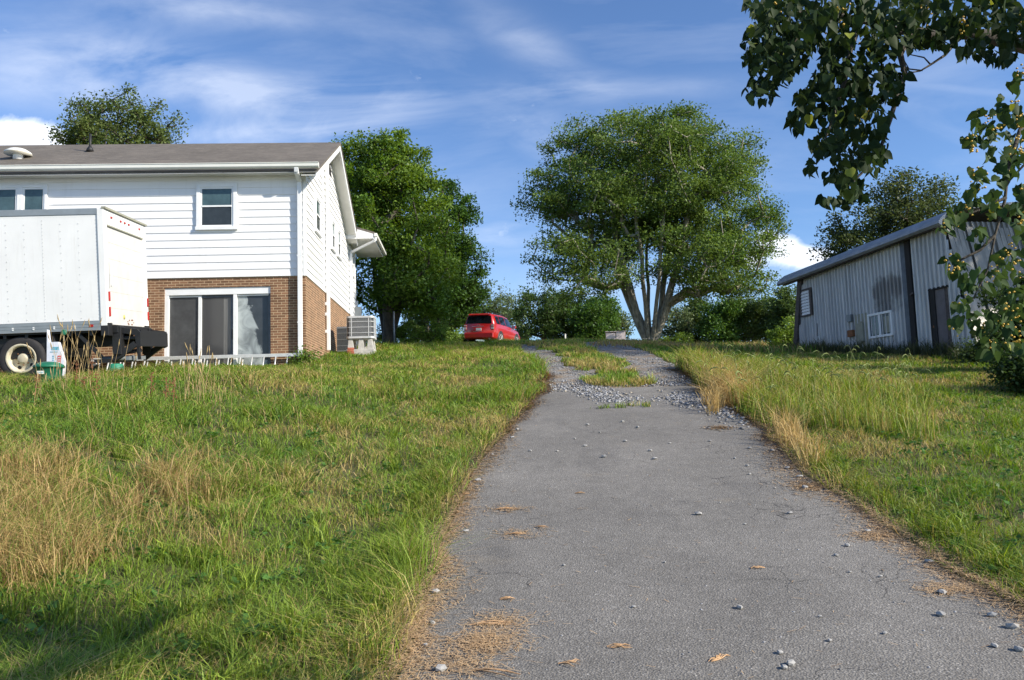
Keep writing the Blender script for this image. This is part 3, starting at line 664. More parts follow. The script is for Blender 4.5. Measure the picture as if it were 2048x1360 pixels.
def make_tree(name, base, crown, nclump, nleaf, leaf, tint, label, group=None, stems=1, r0=.2, barkm='bark_dark', csize=.55, shell=.55, flat=.7, droop=0, cat='tree', spread=.25, split=None, hollow=0):
    """crown: list of ellipsoids (cx,cy,cz,rx,ry,rz) in world space"""
    bx, by, bz = base; root = thing(name, (bx, by, bz), label, cat, group=group)
    vol = np.array([c[3] * c[4] * c[5] for c in crown]) ** .8; vol /= vol.sum()
    pts = []
    tries = 0
    while len(pts) < nclump and tries < 60000:
        tries += 1
        c = crown[int(RNG.choice(len(crown), p=vol))]; d = RNG.normal(0, 1, 3); d /= np.linalg.norm(d); rr = RNG.random() ** (shell * .6) if RNG.random() < .8 else RNG.random() ** .5
        if rr < hollow: continue
        p = np.array([c[0] + d[0] * c[3] * rr, c[1] + d[1] * c[4] * rr, c[2] + d[2] * c[5] * rr])
        if pts and min(np.abs(np.array(pts) - p).sum(1)) < csize * .55: 
            if RNG.random() < .7: continue
        pts.append(p)
    pts = np.array(pts); b = np.array(base, float)
    # skeleton: stems then clumps joined to the nearest lower node
    nodes = [b.copy()]; par = [-1]
    czs = min(c[2] - c[5] for c in crown); cx = np.mean([c[0] for c in crown]); cy = np.mean([c[1] for c in crown]); top = max(c[2] + c[5] for c in crown)
    for k in range(stems):
        a = 2 * math.pi * (k + .3 * RNG.random()) / stems; sp = spread if stems > 1 else .02
        last = 0; hgt = split if split else (czs - b[2]) + .35 * (top - czs)
        for q in range(1, 7):
            t = q / 6; off = sp * hgt * (t ** .8)
            nodes.append(b + np.array([math.cos(a) * off + RNG.normal(0, .03) * hgt * .3 + (cx - b[0]) * t * .3, math.sin(a) * off + (cy - b[1]) * t * .3, hgt * t])); par.append(last); last = len(nodes) - 1
    order = np.argsort(np.linalg.norm(pts - (b + np.array([0, 0, (czs - b[2]) * .7])), axis=1))
    for i in order:
        p = pts[i]; A = np.array(nodes); dv = p - A; dist = np.linalg.norm(dv, axis=1)
        cost = dist + .9 * np.maximum(0, A[:, 2] - p[2] + .15 * dist) + (A[:, 2] < b[2] + (czs - b[2]) * .45) * 50
        j = int(np.argmin(cost)); q = nodes[j]; seg = max(1, int(dist[j] / 1.1)); last = j
        for s_ in range(1, seg + 1):
            t = s_ / seg; m = q + (p - q) * t + (RNG.normal(0, .06, 3) * dist[j] * .5 if s_ < seg else 0); m = m + np.array([0, 0, .10 * dist[j] * math.sin(math.pi * t)])
            nodes.append(m); par.append(last); last = len(nodes) - 1
    cnt = np.zeros(len(nodes)); ch = set(par)
    for i in range(len(nodes) - 1, 0, -1):
        if i not in ch: cnt[i] += 1
        cnt[par[i]] += cnt[i]
    rad = r0 * (np.maximum(cnt, .6) / max(cnt[0] / max(stems, 1), 1)) ** .55; rad = np.minimum(rad, r0); rad[0] = r0
    if stems > 1:
        for i in range(1, 1 + stems * 6): rad[i] = max(rad[i], r0 * (.62 - .05 * ((i - 1) % 6)))
    mb = MB()
    for i in range(1, len(nodes)):
        j = par[i]; ra = min(rad[j], rad[i] * 1.5) if j else rad[i] * 1.25
        n_ = 8 if rad[i] > .06 else 4
        mb.tube([nodes[j] - b, nodes[i] - b], [max(ra, .012), max(rad[i], .010)], n_, False)
    mb.build('trunk', barkm, root)
    k = max(1, nleaf // len(pts)); P = np.repeat(pts, k, 0); wt = .6 + .8 * RNG.random((len(pts), 1)); wt = np.repeat(wt, k, 0)
    g = np.clip(RNG.normal(0, 1, P.shape), -1.7, 1.7) * wt * csize * .5; g[:, 2] *= flat; g[:, 2] -= droop * (g[:, 0] ** 2 + g[:, 1] ** 2) / csize
    P = P + g - b
    ct = np.repeat(.8 + .4 * RNG.random((len(pts), 1)), k, 0)
    C = np.array(tint[0])[None] + (np.array(tint[1]) - np.array(tint[0]))[None] * np.clip(np.repeat(RNG.random((len(pts), 1)), k, 0) * .6 + RNG.random((len(P), 1)) * .5, 0, 1)
    C = C * ct * (.8 + .4 * RNG.random((len(P), 1)))
    V, F, CC = leaf_cloud(P, leaf, C)
    np_mesh('crown', V, [F], 'leaf', parent=root, attr={'tint': CC})
    return root

MAP = ((.062, .125, .026), (.175, .255, .060)); HT = ((.060, .135, .020), (.18, .275, .042)); DK = ((.055, .10, .028), (.13, .19, .05)); PALE = ((.10, .15, .06), (.18, .23, .10))
# the broad maple on the crest
def P_(px, py, Y): return at(px, py, Y)
mc = []
for (px, py, rpx, rpy, Y, ry) in [(1290 + (q_[0] - 1290) * 1.05, q_[1] - 3, q_[2] * 1.05, q_[3], q_[4], q_[5]) for q_ in [(1290, 360, 175, 120, 50, 5.5), (1180, 420, 115, 85, 50, 4.5), (1400, 420, 120, 95, 50, 5), (1290, 300, 120, 75, 51, 4), (1440, 330, 70, 60, 51, 3.5), (1110, 390, 60, 50, 50, 3),
                                  (1130, 520, 60, 50, 49, 3.5), (1210, 540, 80, 50, 48, 4), (1400, 540, 110, 60, 48.5, 4.5), (1470, 470, 75, 80, 50, 4), (1480, 560, 50, 35, 49, 2.5), (1290, 470, 130, 80, 50, 5), (1170, 300, 70, 50, 51, 3), (1350, 270, 80, 40, 51, 3), (1160, 590, 55, 14, 48, 1.6), (1440, 590, 70, 16, 48.5, 2)]]:
    p = P_(px, py, Y); mc.append((p[0], p[1], p[2], rpx * Y / FPX, ry, rpy * Y / FPX))
make_tree('broad_maple', (8.9, 50, 5.45), mc, 880, 165000, .17, MAP, 'broad round maple with many grey stems on the hill crest', stems=9, r0=.22, barkm='bark_pale', csize=1.0, flat=.50, spread=.33, split=8.6, shell=.6)
# trees behind the house corner
def crown_px(lst):
    out = []
    for (px, py, rpx, rpy, Y, ry) in lst: p = P_(px, py, Y); out.append((p[0], p[1], p[2], rpx * Y / FPX, ry, rpy * Y / FPX))
    return out
make_tree('leafy_tree', (-5.6, 35, 4.8), crown_px([(745, 380, 95, 95, 35, 3), (790, 330, 75, 60, 35, 2.6), (800, 430, 105, 90, 34.5, 3), (770, 540, 90, 60, 35, 2.4), (840, 520, 75, 80, 34.5, 2.4), (700, 330, 40, 50, 35.5, 2), (830, 570, 60, 50, 34, 2), (840, 605, 80, 34, 34.5, 2), (760, 600, 50, 22, 35, 1.6)]),
          330, 70000, .145, HT, 'dense bright green tree rising right behind the house corner', stems=3, r0=.24, csize=.62, spread=.22, split=4.5, shell=.5)
make_tree('leafy_tree', (-4.8, 46, 5.35), crown_px([(895, 440, 60, 75, 46, 2.3), (915, 520, 55, 70, 46, 2.3), (890, 560, 70, 60, 46, 2.4), (925, 590, 42, 40, 46, 1.8), (850, 600, 60, 30, 46, 1.8), (900, 620, 60, 26, 46.5, 1.8)]),
          200, 40000, .17, ((.032, .080, .016), (.075, .15, .028)), 'darker green tree between the bright tree and the red car', stems=2, r0=.18, csize=.6, spread=.2, split=3.5, shell=.5)
make_tree('leafy_tree', (-20.4, 41, 5.2), crown_px([(195, 255, 62, 60, 41, 2.5), (290, 240, 58, 58, 41, 2.5), (240, 290, 110, 60, 41, 3), (290, 330, 70, 40, 41, 3), (160, 290, 35, 30, 41, 2)]),
          170, 17000, .16, ((.07, .115, .03), (.15, .19, .055)), 'airy green tree showing above the brown roof', stems=2, r0=.2, csize=.7, spread=.15, shell=.5)
make_tree('leafy_tree', (20.8, 41, 4.6), crown_px([(1800, 395, 50, 45, 41, 2.2), (1800, 450, 75, 45, 41, 3), (1870, 410, 45, 40, 41, 2.2), (1700, 455, 45, 40, 41, 2), (1870, 470, 60, 50, 41, 2.5), (1690, 500, 40, 35, 41, 2), (1780, 520, 80, 50, 41, 3)]),
          200, 22000, .17, ((.040, .070, .022), (.115, .145, .05)), 'dark olive tree rising behind the metal shed roof', stems=1, r0=.25, csize=.7, shell=.5)
# far tree line beyond the crest
far = [(905, 612, 40, 42, 88, 0), (985, 632, 42, 45, 84, 3), (1035, 655, 32, 45, 90, 3), (1085, 640, 50, 42, 80, 1), (1140, 640, 52, 40, 82, 1), (1185, 655, 36, 40, 78, 2), (1232, 665, 25, 30, 86, 3), (1205, 640, 22, 28, 80, 2),
       (1345, 665, 34, 34, 84, 3), (1395, 655, 30, 38, 86, 0), (1440, 650, 34, 38, 80, 2), (1485, 645, 36, 40, 82, 0), (1530, 650, 36, 42, 84, 0), (1572, 645, 32, 48, 78, 0), (1620, 640, 40, 55, 80, 0), (860, 640, 40, 40, 90, 0)]
TN = [DK, ((.040, .082, .020), (.085, .135, .035)), ((.045, .115, .020), (.10, .175, .035)), PALE]
lab = ['dark dense far tree', 'round mid green far tree', 'bright green far tree', 'pale thin far tree']
names = ['between the house tree and the red car', 'just left of the red car roof', 'just behind the red car front', 'above the white fence post, left of its neighbour', 'above the fence post, right of its neighbour', 'beside the pale box, the lower one', 'right behind the pale box', 'above the pale box, under the maple',
         'just right of the maple stems', 'second to the right of the maple stems', 'third to the right of the maple stems', 'fourth to the right of the maple stems', 'second from the shed corner', 'touching the shed corner post', 'hidden mostly behind the shed', 'behind the house tree trunks']
for (px, py, rx, ry_, Y, k), nm in zip(far, names):
    c = P_(px, py, Y); gz = float(zsoft(c[0], Y)); Rr = rx * 1.12 * Y / FPX; Rz = ry_ * 1.22 * Y / FPX; c = c + np.array([0, 0, .25 * Rz])
    cr = [(c[0], c[1], c[2], Rr, Rr, Rz), (c[0] + Rr * .35, c[1], c[2] + Rz * .25, Rr * .7, Rr * .8, Rz * .75), (c[0] - Rr * .4, c[1] - .5, c[2] - Rz * .2, Rr * .7, Rr * .8, Rz * .7)]
    if k != 3: cr.append((c[0], c[1], c[2] - Rz * .8, Rr * 1.0, Rr, Rz * .6))
    make_tree('distant_tree', (c[0], Y, gz), cr, 70, 9500 if k != 3 else 3800, .27, TN[k], lab[k] + ' ' + nm, group='trees of the far tree line', r0=.2, csize=.95, shell=.5)
# shrubs
def shrub(px, py, Y, w, h, tint, label, n=3500, leaf=.10, name='shrub'):
    p = at(px, py, Y); gz = float(ground_z(p[0], Y)) - .03
    cr = [(p[0], Y, gz + h * .5, w * .5, w * .4, h * .5), (p[0] + w * .22, Y, gz + h * .4, w * .35, w * .3, h * .4), (p[0] - w * .25, Y, gz + h * .38, w * .32, w * .3, h * .38)]
    return make_tree(name, (p[0], Y, gz), cr, 40, n, leaf, tint, label, r0=.04, csize=.3, stems=3, spread=.3, split=h * .5, cat='shrub')
YG = ((.12, .20, .03), (.20, .30, .06))
shrub(1572, 680, 34, 1.4, 1.5, YG, 'bright yellow green bush at the far corner of the shed')
shrub(1355, 682, 49, 1.9, 1.1, YG, 'low yellow green bush at the foot of the maple')
shrub(850, 660, 34.5, 2.2, 1.3, YG, 'light green bush under the dense tree beside the red car')
shrub(780, 665, 36, 2.0, 1.3, HT, 'green bush between the tree trunks behind the cooling unit')
shrub(885, 668, 41, 1.6, 1.2, YG, 'light green bush touching the left side of the red car')
shrub(830, 665, 50, 4.5, 2.4, DK, 'dark thicket behind the tree trunks, left of the red car', 9000, .16, 'thicket')
shrub(925, 668, 53, 4.0, 2.2, DK, 'dark thicket directly behind the red car', 8000, .16, 'thicket')
shrub(612, 722, 20.35, .45, .45, HT, 'small green weed bush at the foot of the corner downspout', 900, .07)
shrub(2040, 650, 17.5, 1.9, 2.3, ((.022, .05, .014), (.06, .10, .028)), 'dark green bush in front of the sunlit shed end', 16000, .085)
shrub(2115, 700, 14.5, 1.9, 1.1, ((.022, .05, .014), (.06, .10, .028)), 'dark green bush at the right edge of the picture', 9000, .085)
shrub(1955, 705, 19.6, .8, .6, ((.03, .06, .018), (.07, .11, .03)), 'low dark bush in front of the shed door corner', 2500, .07)
# tall tree standing right of the frame; only its shade and vine-hung side reach the picture
def offtree(bx, by, top, r, label, n=26000):
    gz = float(zsoft(bx, by)); make_tree('tall_tree', (bx, by, gz), [(bx, by, top - r * 1.1, r, r, r * 1.1), (bx - r * .4, by + r * .3, top - r * 1.9, r * .8, r * .8, r * .9)], 200, n, .24, DK, label, r0=.3, csize=1.0, shell=.5)
offtree(22.9, 21.8, 25, 4.4, 'broad dark tree just behind the shed, out to the right')
offtree(28, 19.8, 25, 4.8, 'tall dark tree behind the middle of the shed, out to the right')
offtree(29.5, 16, 24, 4.8, 'tall dark tree behind the near end of the shed, out to the right')

# ------------------------------------------------------------------ foreground vine-covered tree
FT = thing('vine_covered_tree', (7.2, -3.4, float(zsoft(7.2, 0)) - .2), 'dark tree hung with heart leaved vines and yellow berries at the upper right', 'tree')
def rel(p): return (p[0] - FT.location[0], p[1] - FT.location[1], p[2] - FT.location[2])
def atn(px, py, Y): return at(px, py, Y * .59 if Y > 4.2 else Y * .84)
mb = MB()
tr = [(0, 0, -.3), (-.05, 0, .8), (.05, .05, 1.8), (0, -.05, 3.0), (-.15, .1, 4.2)]; mb.tube(tr, [.30, .25, .22, .20, .19], 12)
def px_path(l, rad, n=8): mb.tube([rel(atn(*q)) for q in l], rad, n, False)
mb.tube([(-.15, .1, 4.2), rel((6.6, -1.5, 5.3)), rel((5.3, .2, 5.0)), rel((3.6, 1.6, 3.9)), rel(atn(2050, 95, 4.9)), rel(atn(1990, 75, 4.85)), rel(atn(1930, 68, 4.8)), rel(atn(1870, 72, 4.7)), rel(atn(1800, 62, 4.6)), rel(atn(1720, 40, 4.5)), rel(atn(1640, 20, 4.4)), rel(atn(1560, 30, 4.4))], [.17, .12, .10, .06, .042, .030, .021, .016, .013, .010, .007, .004], 8, False)
mb.tube([(-.15, .1, 4.2), rel((7.0, -2.6, 5.6)), rel((7.1, -2.9, 7.0)), rel((7.2, -3.1, 8.2))], [.17, .12, .08, .03], 8, False)
px_path([(1870, 72, 4.7), (1820, 60, 4.6), (1800, 110, 4.6), (1810, 150, 4.6), (1795, 190, 4.55), (1780, 240, 4.5), (1760, 300, 4.5), (1730, 340, 4.5), (1690, 380, 4.5)], [.02, .016, .012, .010, .009, .008, .006, .005, .003], 5)
px_path([(1720, 40, 4.5), (1700, 100, 4.4), (1690, 160, 4.4), (1670, 220, 4.4), (1650, 280, 4.4)], [.013, .010, .008, .006, .003], 5)
px_path([(1640, 20, 4.4), (1580, 90, 4.4), (1540, 140, 4.4), (1525, 190, 4.4)], [.010, .007, .005, .003], 5)
px_path([(1930, 68, 4.8), (1910, 85, 4.8), (1890, 110, 4.75), (1860, 130, 4.7), (1840, 142, 4.7), (1812, 147, 4.7)], [.009, .007, .0055, .004, .003, .002], 5)
px_path([(1862, 130, 4.7), (1848, 115, 4.7), (1815, 108, 4.7)], [.004, .003, .002], 4); px_path([(1845, 141, 4.7), (1818, 138, 4.7), (1808, 120, 4.7)], [.003, .003, .002], 4)
px_path([(2180, 20, 4.6), (2140, 120, 3.8), (2080, 200, 3.3), (2040, 260, 3.15), (2015, 340, 3.1), (2010, 400, 3.1), (1990, 470, 3.1), (1975, 540, 3.1), (1945, 600, 3.1)], [.020, .013, .009, .007, .006, .005, .004, .003, .002], 6)
px_path([(2048, 330, 3.1), (2020, 360, 3.1), (2010, 380, 3.1)], [.004, .0035, .003], 5); px_path([(1990, 470, 3.1), (1960, 500, 3.1), (1920, 520, 3.1), (1895, 520, 3.1)], [.006, .005, .004, .002], 5)
px_path([(2012, 395, 3.1), (1960, 420, 3.1), (1900, 440, 3.1)], [.006, .004, .002], 5)
mb.build('trunk', 'bark_dark', FT)
CLM = [(1560, 55, 62), (1512, 85, 30), (1498, 118, 16), (1542, 130, 42), (1520, 180, 28), (1610, 25, 50), (1575, 100, 45), (1535, 20, 30), (1505, 5, 15), (1655, 60, 50), (1700, 110, 45), (1665, 150, 42), (1640, 200, 40), (1700, 200, 45),
       (1740, 165, 42), (1785, 150, 30), (1612, 200, 22), (1600, 235, 24), (1680, 255, 42), (1740, 230, 38), (1785, 180, 24), (1640, 285, 24), (1695, 305, 32), (1750, 285, 28), (1622, 330, 14), (1680, 345, 28), (1740, 325, 20), (1655, 400, 12), (1690, 392, 20), (1705, 370, 22), (1725, 395, 10), (1765, 312, 12),
       (1850, 25, 45), (1920, 15, 45), (1990, 25, 50), (2045, 50, 45), (1800, 55, 36), (1750, 40, 45), (1830, 82, 20), (1895, 55, 32), (1955, 85, 24), (2010, 95, 28), (1970, 110, 14), (1700, 20, 45), (1800, 10, 45), (1880, 85, 16), (1930, 100, 12), (1850, 70, 20), (1765, 90, 30)]
CRT = [(2015, 215, 26), (1965, 240, 22), (2035, 250, 30), (1950, 275, 24), (1995, 290, 34), (2040, 320, 28), (1955, 345, 18), (2005, 345, 22), (2045, 380, 16), (1955, 385, 26), (1920, 425, 24), (1890, 450, 16), (1990, 405, 26), (2035, 430, 26), (1960, 470, 20), (2015, 520, 30), (1905, 525, 20), (1940, 550, 28), (1990, 560, 24), (2030, 590, 34), (1925, 600, 20), (1960, 640, 26), (2010, 640, 32), (2040, 680, 30), (1915, 640, 10), (1980, 690, 20), (2045, 480, 22), (2040, 160, 20)]
LP, LS, LT = [], [], []; BP = []
for lst, Y0, jit, dens, tb in ((CLM, 2.65, .45, .052, 0), (CRT, 2.6, .3, .032, 1)):
    for (px, py, r) in lst:
        for _ in range(int(r * r * dens) + 3):
            a = random.random() * 6.28; q = r * math.sqrt(random.random()); Y = Y0 + random.gauss(0, jit * .5)
            LP.append(at(px + q * math.cos(a), py + q * math.sin(a), Y)); LS.append((.036 + .030 * random.random()) * (.60 if tb else .60)); LT.append(tb)
        nb = int(r * r * (.003 if tb == 0 else .007))
        for _ in range(max(0, nb // 6 + (1 if tb else 0))):
            a = random.random() * 6.28; q = r * math.sqrt(random.random()); cc = at(px + q * math.cos(a), py + q * math.sin(a), Y0 - .1 + random.gauss(0, .12))
            for _ in range(random.randint(6, 12)): BP.append(cc + np.array([random.gauss(0, .013), random.gauss(0, .013), random.gauss(0, .018)]))
# an upper and right-hand part of the crown outside the frame
for _ in range(1400):
    a = RNG.normal(0, 1, 3); a /= np.linalg.norm(a); q = RNG.random() ** .4
    LP.append(np.array([7.2, -3.2, 8.2]) + a * np.array([2.0, 1.8, 1.6]) * q); LS.append(.06 + .03 * random.random()); LT.append(0)
SUNV = np.array([1.0, -.44, .60])        # leaf mass added sunward to shade the hanging vines; none drawn
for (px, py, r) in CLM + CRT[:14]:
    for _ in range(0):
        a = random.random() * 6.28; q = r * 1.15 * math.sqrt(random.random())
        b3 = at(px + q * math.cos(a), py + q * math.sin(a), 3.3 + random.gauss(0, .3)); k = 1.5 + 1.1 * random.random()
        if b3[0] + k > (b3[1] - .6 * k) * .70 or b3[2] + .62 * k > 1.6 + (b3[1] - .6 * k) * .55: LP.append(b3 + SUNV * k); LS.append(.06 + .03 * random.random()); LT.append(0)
LP = np.array(LP) - np.array(FT.location)[None]; n = len(LP); LS = np.array(LS)[:, None]; LT = np.array(LT)
tip = RNG.normal(0, .62, (n, 3)); tip[:, 2] = -1; tip /= np.linalg.norm(tip, axis=1)[:, None]
sd = RNG.normal(0, 1, (n, 3)); sd -= tip * (sd * tip).sum(1)[:, None]; sd /= np.linalg.norm(sd, axis=1)[:, None]; nr = np.cross(tip, sd)
shape = [(0, 0, 0), (-.10, .30, .06), (.22, .44, .10), (.58, .32, .06), (1.08, 0, -.12), (.58, -.32, .06), (.22, -.44, .10), (-.10, -.30, .06), (.42, 0, -.03)]
V = np.stack([LP + tip * LS * a_ + sd * LS * b_ + nr * LS * c_ for a_, b_, c_ in shape], 1).reshape(-1, 3)
i = np.arange(n)[:, None] * 9
F = np.concatenate([i + np.array([[0, 1, 2, 8]]), i + np.array([[8, 2, 3, 4]]), i + np.array([[8, 4, 5, 6]]), i + np.array([[0, 8, 6, 7]])])
t = RNG.random((n, 1)); C = np.array([.010, .024, .008]) * (1 - t) + np.array([.034, .056, .015]) * t  # shade of the crown above is put into these dark leaf colours
br_ = (LT == 1)[:, None]; C = np.where(br_, C * 1.9, C); k = RNG.random(n) < .012; C[k] = np.array([.25, .28, .05])  # right-hand vine lighter: its sunlight is put into the leaf colour
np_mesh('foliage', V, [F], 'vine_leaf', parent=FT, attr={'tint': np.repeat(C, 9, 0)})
mb = MB(); oc = [(1, 0, 0), (-1, 0, 0), (0, 1, 0), (0, -1, 0), (0, 0, 1), (0, 0, -1)]
v0, f0 = stone_proto(3); v0 = v0 / np.linalg.norm(v0, axis=1)[:, None]; n = len(BP); BPa = np.array(BP) - np.array(FT.location)[None]
V = (BPa[:, None, :] + v0[None] * (.0034 + .0012 * RNG.random((n, 1, 1)))).reshape(-1, 3); F = (np.arange(n)[:, None, None] * 12 + f0[None]).reshape(-1, 3)
tag(np_mesh('berries', V, [F], 'berry', parent=FT, smooth=True), kind='stuff')

# ------------------------------------------------------------------ house
HO = thing('split_level_house', tuple(HC), 'white sided house with brown brick lower storey and brown shingle roof', 'house', HA)
HL = -12.5; HB = 9.75
mb = MB()
mb.box(HL, -3.70, .02, .30, -.8, 2.49).box(-.93, 0, .02, .30, -.8, 2.49).box(-3.70, -.93, .02, .30, 2.225, 2.49).box(-3.70, -.93, .02, .30, -.8, .02)
mb.box(-.28, -.001, .30, HB, -.8, 2.49).box(HL, -.28, HB - .25, HB - .001, -.8, 2.49).box(HL, HL + .25, .3, HB - .25, -.8, 2.49)
mb.build('brick_wall', 'brick', HO)
def gab(y):   # top of the gable wall under the roof, at depth y
    return 2.5 + (2.86 + .535 * y if y < 3.7 else 4.84 - .55 * (y - 3.7)) if y < 7.35 else 2.5 + 2.68
core = [(0.03, 2.492), (HB - .03, 2.492), (HB - .03, 5.16), (7.35, 5.16), (7.35, gab(7.34) - .03), (3.7, gab(3.7) - .03), (.03, gab(.03) - .03)]
mb = MB(); mb.prism(core, 'x', HL, -.03); mb.build('upper_wall', 'white_trim', HO)
def y_range(z):
    lo = 0.0 if z <= gab(0) else (z - 2.5 - 2.86) / .535
    if z <= 2.5 + 2.66: hi = HB
    else: hi = min(7.35, 3.7 + (4.84 - (z - 2.5)) / .55)
    return lo, hi
mb = MB(); E_ = .2032; z = 2.485
front_top = 2.5 + 2.84
while z < front_top - .02:       # front clapboards
    z1 = min(z + E_, front_top); mb.add([(HL, -.021, z), (-.045, -.021, z), (-.045, -.004, z1), (HL, -.004, z1), (HL, .03, z), (-.045, .03, z)], [(0, 1, 2, 3), (4, 5, 1, 0)]); z += E_
z = 2.485
while z < 7.2:                   # gable clapboards
    z1 = z + E_; a0, b0 = y_range(z); a1, b1 = y_range(z1)
    if b0 - a0 < .1: break
    if b1 < a1: a1 = b1 = 3.7
    a0 = max(a0, .045); a1 = max(a1, .045); b0 = min(b0, HB - .05); b1 = min(b1, HB - .05)
    mb.add([(.030, a0, z), (.030, b0, z), (.004, b1, z1), (.004, a1, z1), (-.03, a0, z), (-.03, b0, z)], [(0, 1, 2, 3), (4, 5, 1, 0)]); z += E_
mb.build('siding', 'siding', HO)
for b_ in ((-.045, .03, -.03, .045, 2.48, gab(0) - .02), (-.05, .03, HB - .05, HB + .03, 2.48, 5.16), (-.02, .036, 2.62, 2.74, 2.48, gab(2.65) - .03)): MB().box(*b_).build('corner_board', 'white_trim', HO)
# roof
OV = .40
def roof_z(y): return 2.5 + (2.93 + .535 * y if y < 3.7 else 4.91 - .55 * (y - 3.7))
mb = MB()
fr = [(-.42, roof_z(-.42)), (3.7, roof_z(3.7)), (7.75, roof_z(7.75)), (7.75, roof_z(7.75) + .07), (3.7, roof_z(3.7) + .08), (-.42, roof_z(-.42) + .07)]
mb.prism(fr, 'x', HL - .3, OV + .02); rf = mb.build('roof', 'shingles', HO)
mb = MB(); q = .19     # rake boards and soffit
for yA, yB in ((-.40, 3.7), (3.7, 7.75)):
    zA, zB = roof_z(yA), roof_z(yB); mb.prism([(yA, zA - q), (yB, zB - q), (yB, zB - .003), (yA, zA - .003)], 'x', OV - .035, OV)
mb.build('rake_board', 'white_trim', HO)
mb = MB()
for yA, yB in ((-.40, 3.7), (3.7, 7.75)):
    zA, zB = roof_z(yA), roof_z(yB); mb.prism([(yA, zA - .10), (yB, zB - .10), (yB, zB - .085), (yA, zA - .085)], 'x', -.02, OV - .036)
mb.box(HL, OV - .037, -.40, 0.0, 5.235, 5.25)
mb.build('soffit', 'soffit_white', HO)
mb = MB(); mb.box(HL - .3, OV + .01, -.42, -.395, 5.23, roof_z(-.42) - .004); mb.build('fascia', 'white_trim', HO)
mb = MB(); g = [(-.425, 5.30), (-.49, 5.30), (-.53, 5.34), (-.535, 5.415), (-.55, 5.425), (-.55, 5.44), (-.53, 5.44), (-.425, 5.43)]
mb.prism(g, 'x', HL - .3, OV + .06); mb.build('gutter', 'gutter_white', HO)
# downspouts
def spout(path, w, d, name='downspout', brackets=()):
    mb = MB()
    for a, b in zip(path[:-1], path[1:]): mb.bar(a, b, w, d)
    o = mb.build(name, 'white_trim', HO, bevel=.008)
    for br_ in brackets: MB().box(*br_).build('bracket', 'white_trim', o)
    return o
spout([(-.13, -.47, 5.32), (-.13, -.44, 5.20), (-.13, -.085, 5.06), (-.13, -.085, .08)], .115, .085, brackets=[(-.19, -.25, -.05, -.03, 4.95, 5.0), (-.2, -.06, -.13, -.04, 3.0, 3.03), (-.2, -.06, -.13, -.04, 1.2, 1.23)])
spout([(.09, 3.02, gab(3.0) - .05), (.09, 3.02, .72)], .10, .09, brackets=[(.0, .06, 2.93, 3.0, z_, z_ + .09) for z_ in (2.1, 1.78, 1.25)])
# rear wing: lower roof with its eave along the gable side
mb = MB(); Y0w, Y1w = 7.36, 10.8
mb.prism([(-4.2, 6.98), (-4.2, 7.06), (1.05, 5.41), (1.05, 5.335)], 'y', Y0w, Y1w); mb.build('wing_roof', 'shingles', HO)
mb = MB(); mb.prism([(.004, 5.17), (1.0, 5.17), (1.0, 5.34), (.004, 5.655)], 'y', Y0w - .02, Y0w + .02); mb.box(1.0, 1.025, Y0w, Y1w, 5.17, 5.33); mb.build('wing_fascia', 'white_trim', HO)
mb = MB(); mb.box(.0, 1.0, Y0w + .02, Y1w, 5.17, 5.185); mb.build('wing_soffit', 'soffit_white', HO)
mb = MB(); mb.box(1.03, 1.15, Y0w - .05, Y1w, 5.24, 5.36); mb.build('gutter', 'gutter_white', HO, bevel=.02)
spout([(1.09, Y0w + .05, 5.25), (1.05, Y0w + .08, 5.10), (.10, 8.0, 4.80), (.10, 8.0, .9)], .095, .08)
# attic louvre
mb = MB()
for k in range(5): z_ = 6.55 + k * .11; a_, b_ = y_range(z_); mb.box(.0, .035, max(a_, 3.2), min(b_, 4.2), z_, z_ + .02)
lv = mb.build('attic_vent', 'dark_opening', HO); 
mb = MB(); mb.prism([(3.15, 6.5), (4.25, 6.5), (3.85, 7.05), (3.62, 7.05)], 'x', .0, .028); mb.build('opening', 'dark_opening', lv)
# windows: (plane, a0, a1, z0, z1) plane f=front (along x), s=side (along y)
def window(pl, a0, a1, z0, z1, split=.5, kind='sash', trim=.10):
    def bx(mb, u0, u1, w0, w1, z0, z1):   # u along the wall, w outwards
        return mb.box(u0, u1, -w1, -w0, z0, z1) if pl == 'f' else mb.box(w0, w1, u0, u1, z0, z1)
    fr = MB(); t = trim
    bx(fr, a0, a0 + t, .0, .075, z0, z1); bx(fr, a1 - t, a1, .0, .075, z0, z1); bx(fr, a0 + t, a1 - t, .0, .075, z1 - t, z1); bx(fr, a0 - .02, a1 + .02, .0, .095, z0 - .03, z0 + .06)
    w = fr.build('window', 'white_trim', HO, bevel=.006)
    s_ = MB(); i0, i1, j0, j1 = a0 + t, a1 - t, z0 + .06, z1 - t; zm = j0 + (j1 - j0) * split; f_ = .045
    bx(s_, i0, i0 + f_, .0, .055, j0, j1); bx(s_, i1 - f_, i1, .0, .055, j0, j1); bx(s_, i0 + f_, i1 - f_, .0, .055, j0, j0 + f_); bx(s_, i0 + f_, i1 - f_, .0, .055, j1 - f_, j1)
    if split: bx(s_, i0 + f_, i1 - f_, .0, .062, zm - .022, zm + .022)
    s_.build('sash', 'white_trim', w)
    if split:
        g_ = MB(); bx(g_, i0 + f_, i1 - f_, .030, .036, zm + .022, j1 - f_); g_.build('upper_pane', 'window_glass', w)
        g_ = MB(); bx(g_, i0 + f_, i1 - f_, .034, .040, j0 + f_, zm - .022); g_.build('lower_screen', 'screen_glass', w)
    else:
        g_ = MB(); bx(g_, i0 + f_, i1 - f_, .030, .036, j0 + f_, j1 - f_); g_.build('pane', 'window_glass', w)
    return w
window('f', -2.86, -1.79, 3.79, 5.03, .52)
window('f', -7.42, -6.72, 3.85, 5.05, 0, trim=.07); window('f', -9.0, -7.42, 3.85, 5.05, 0, trim=.07)
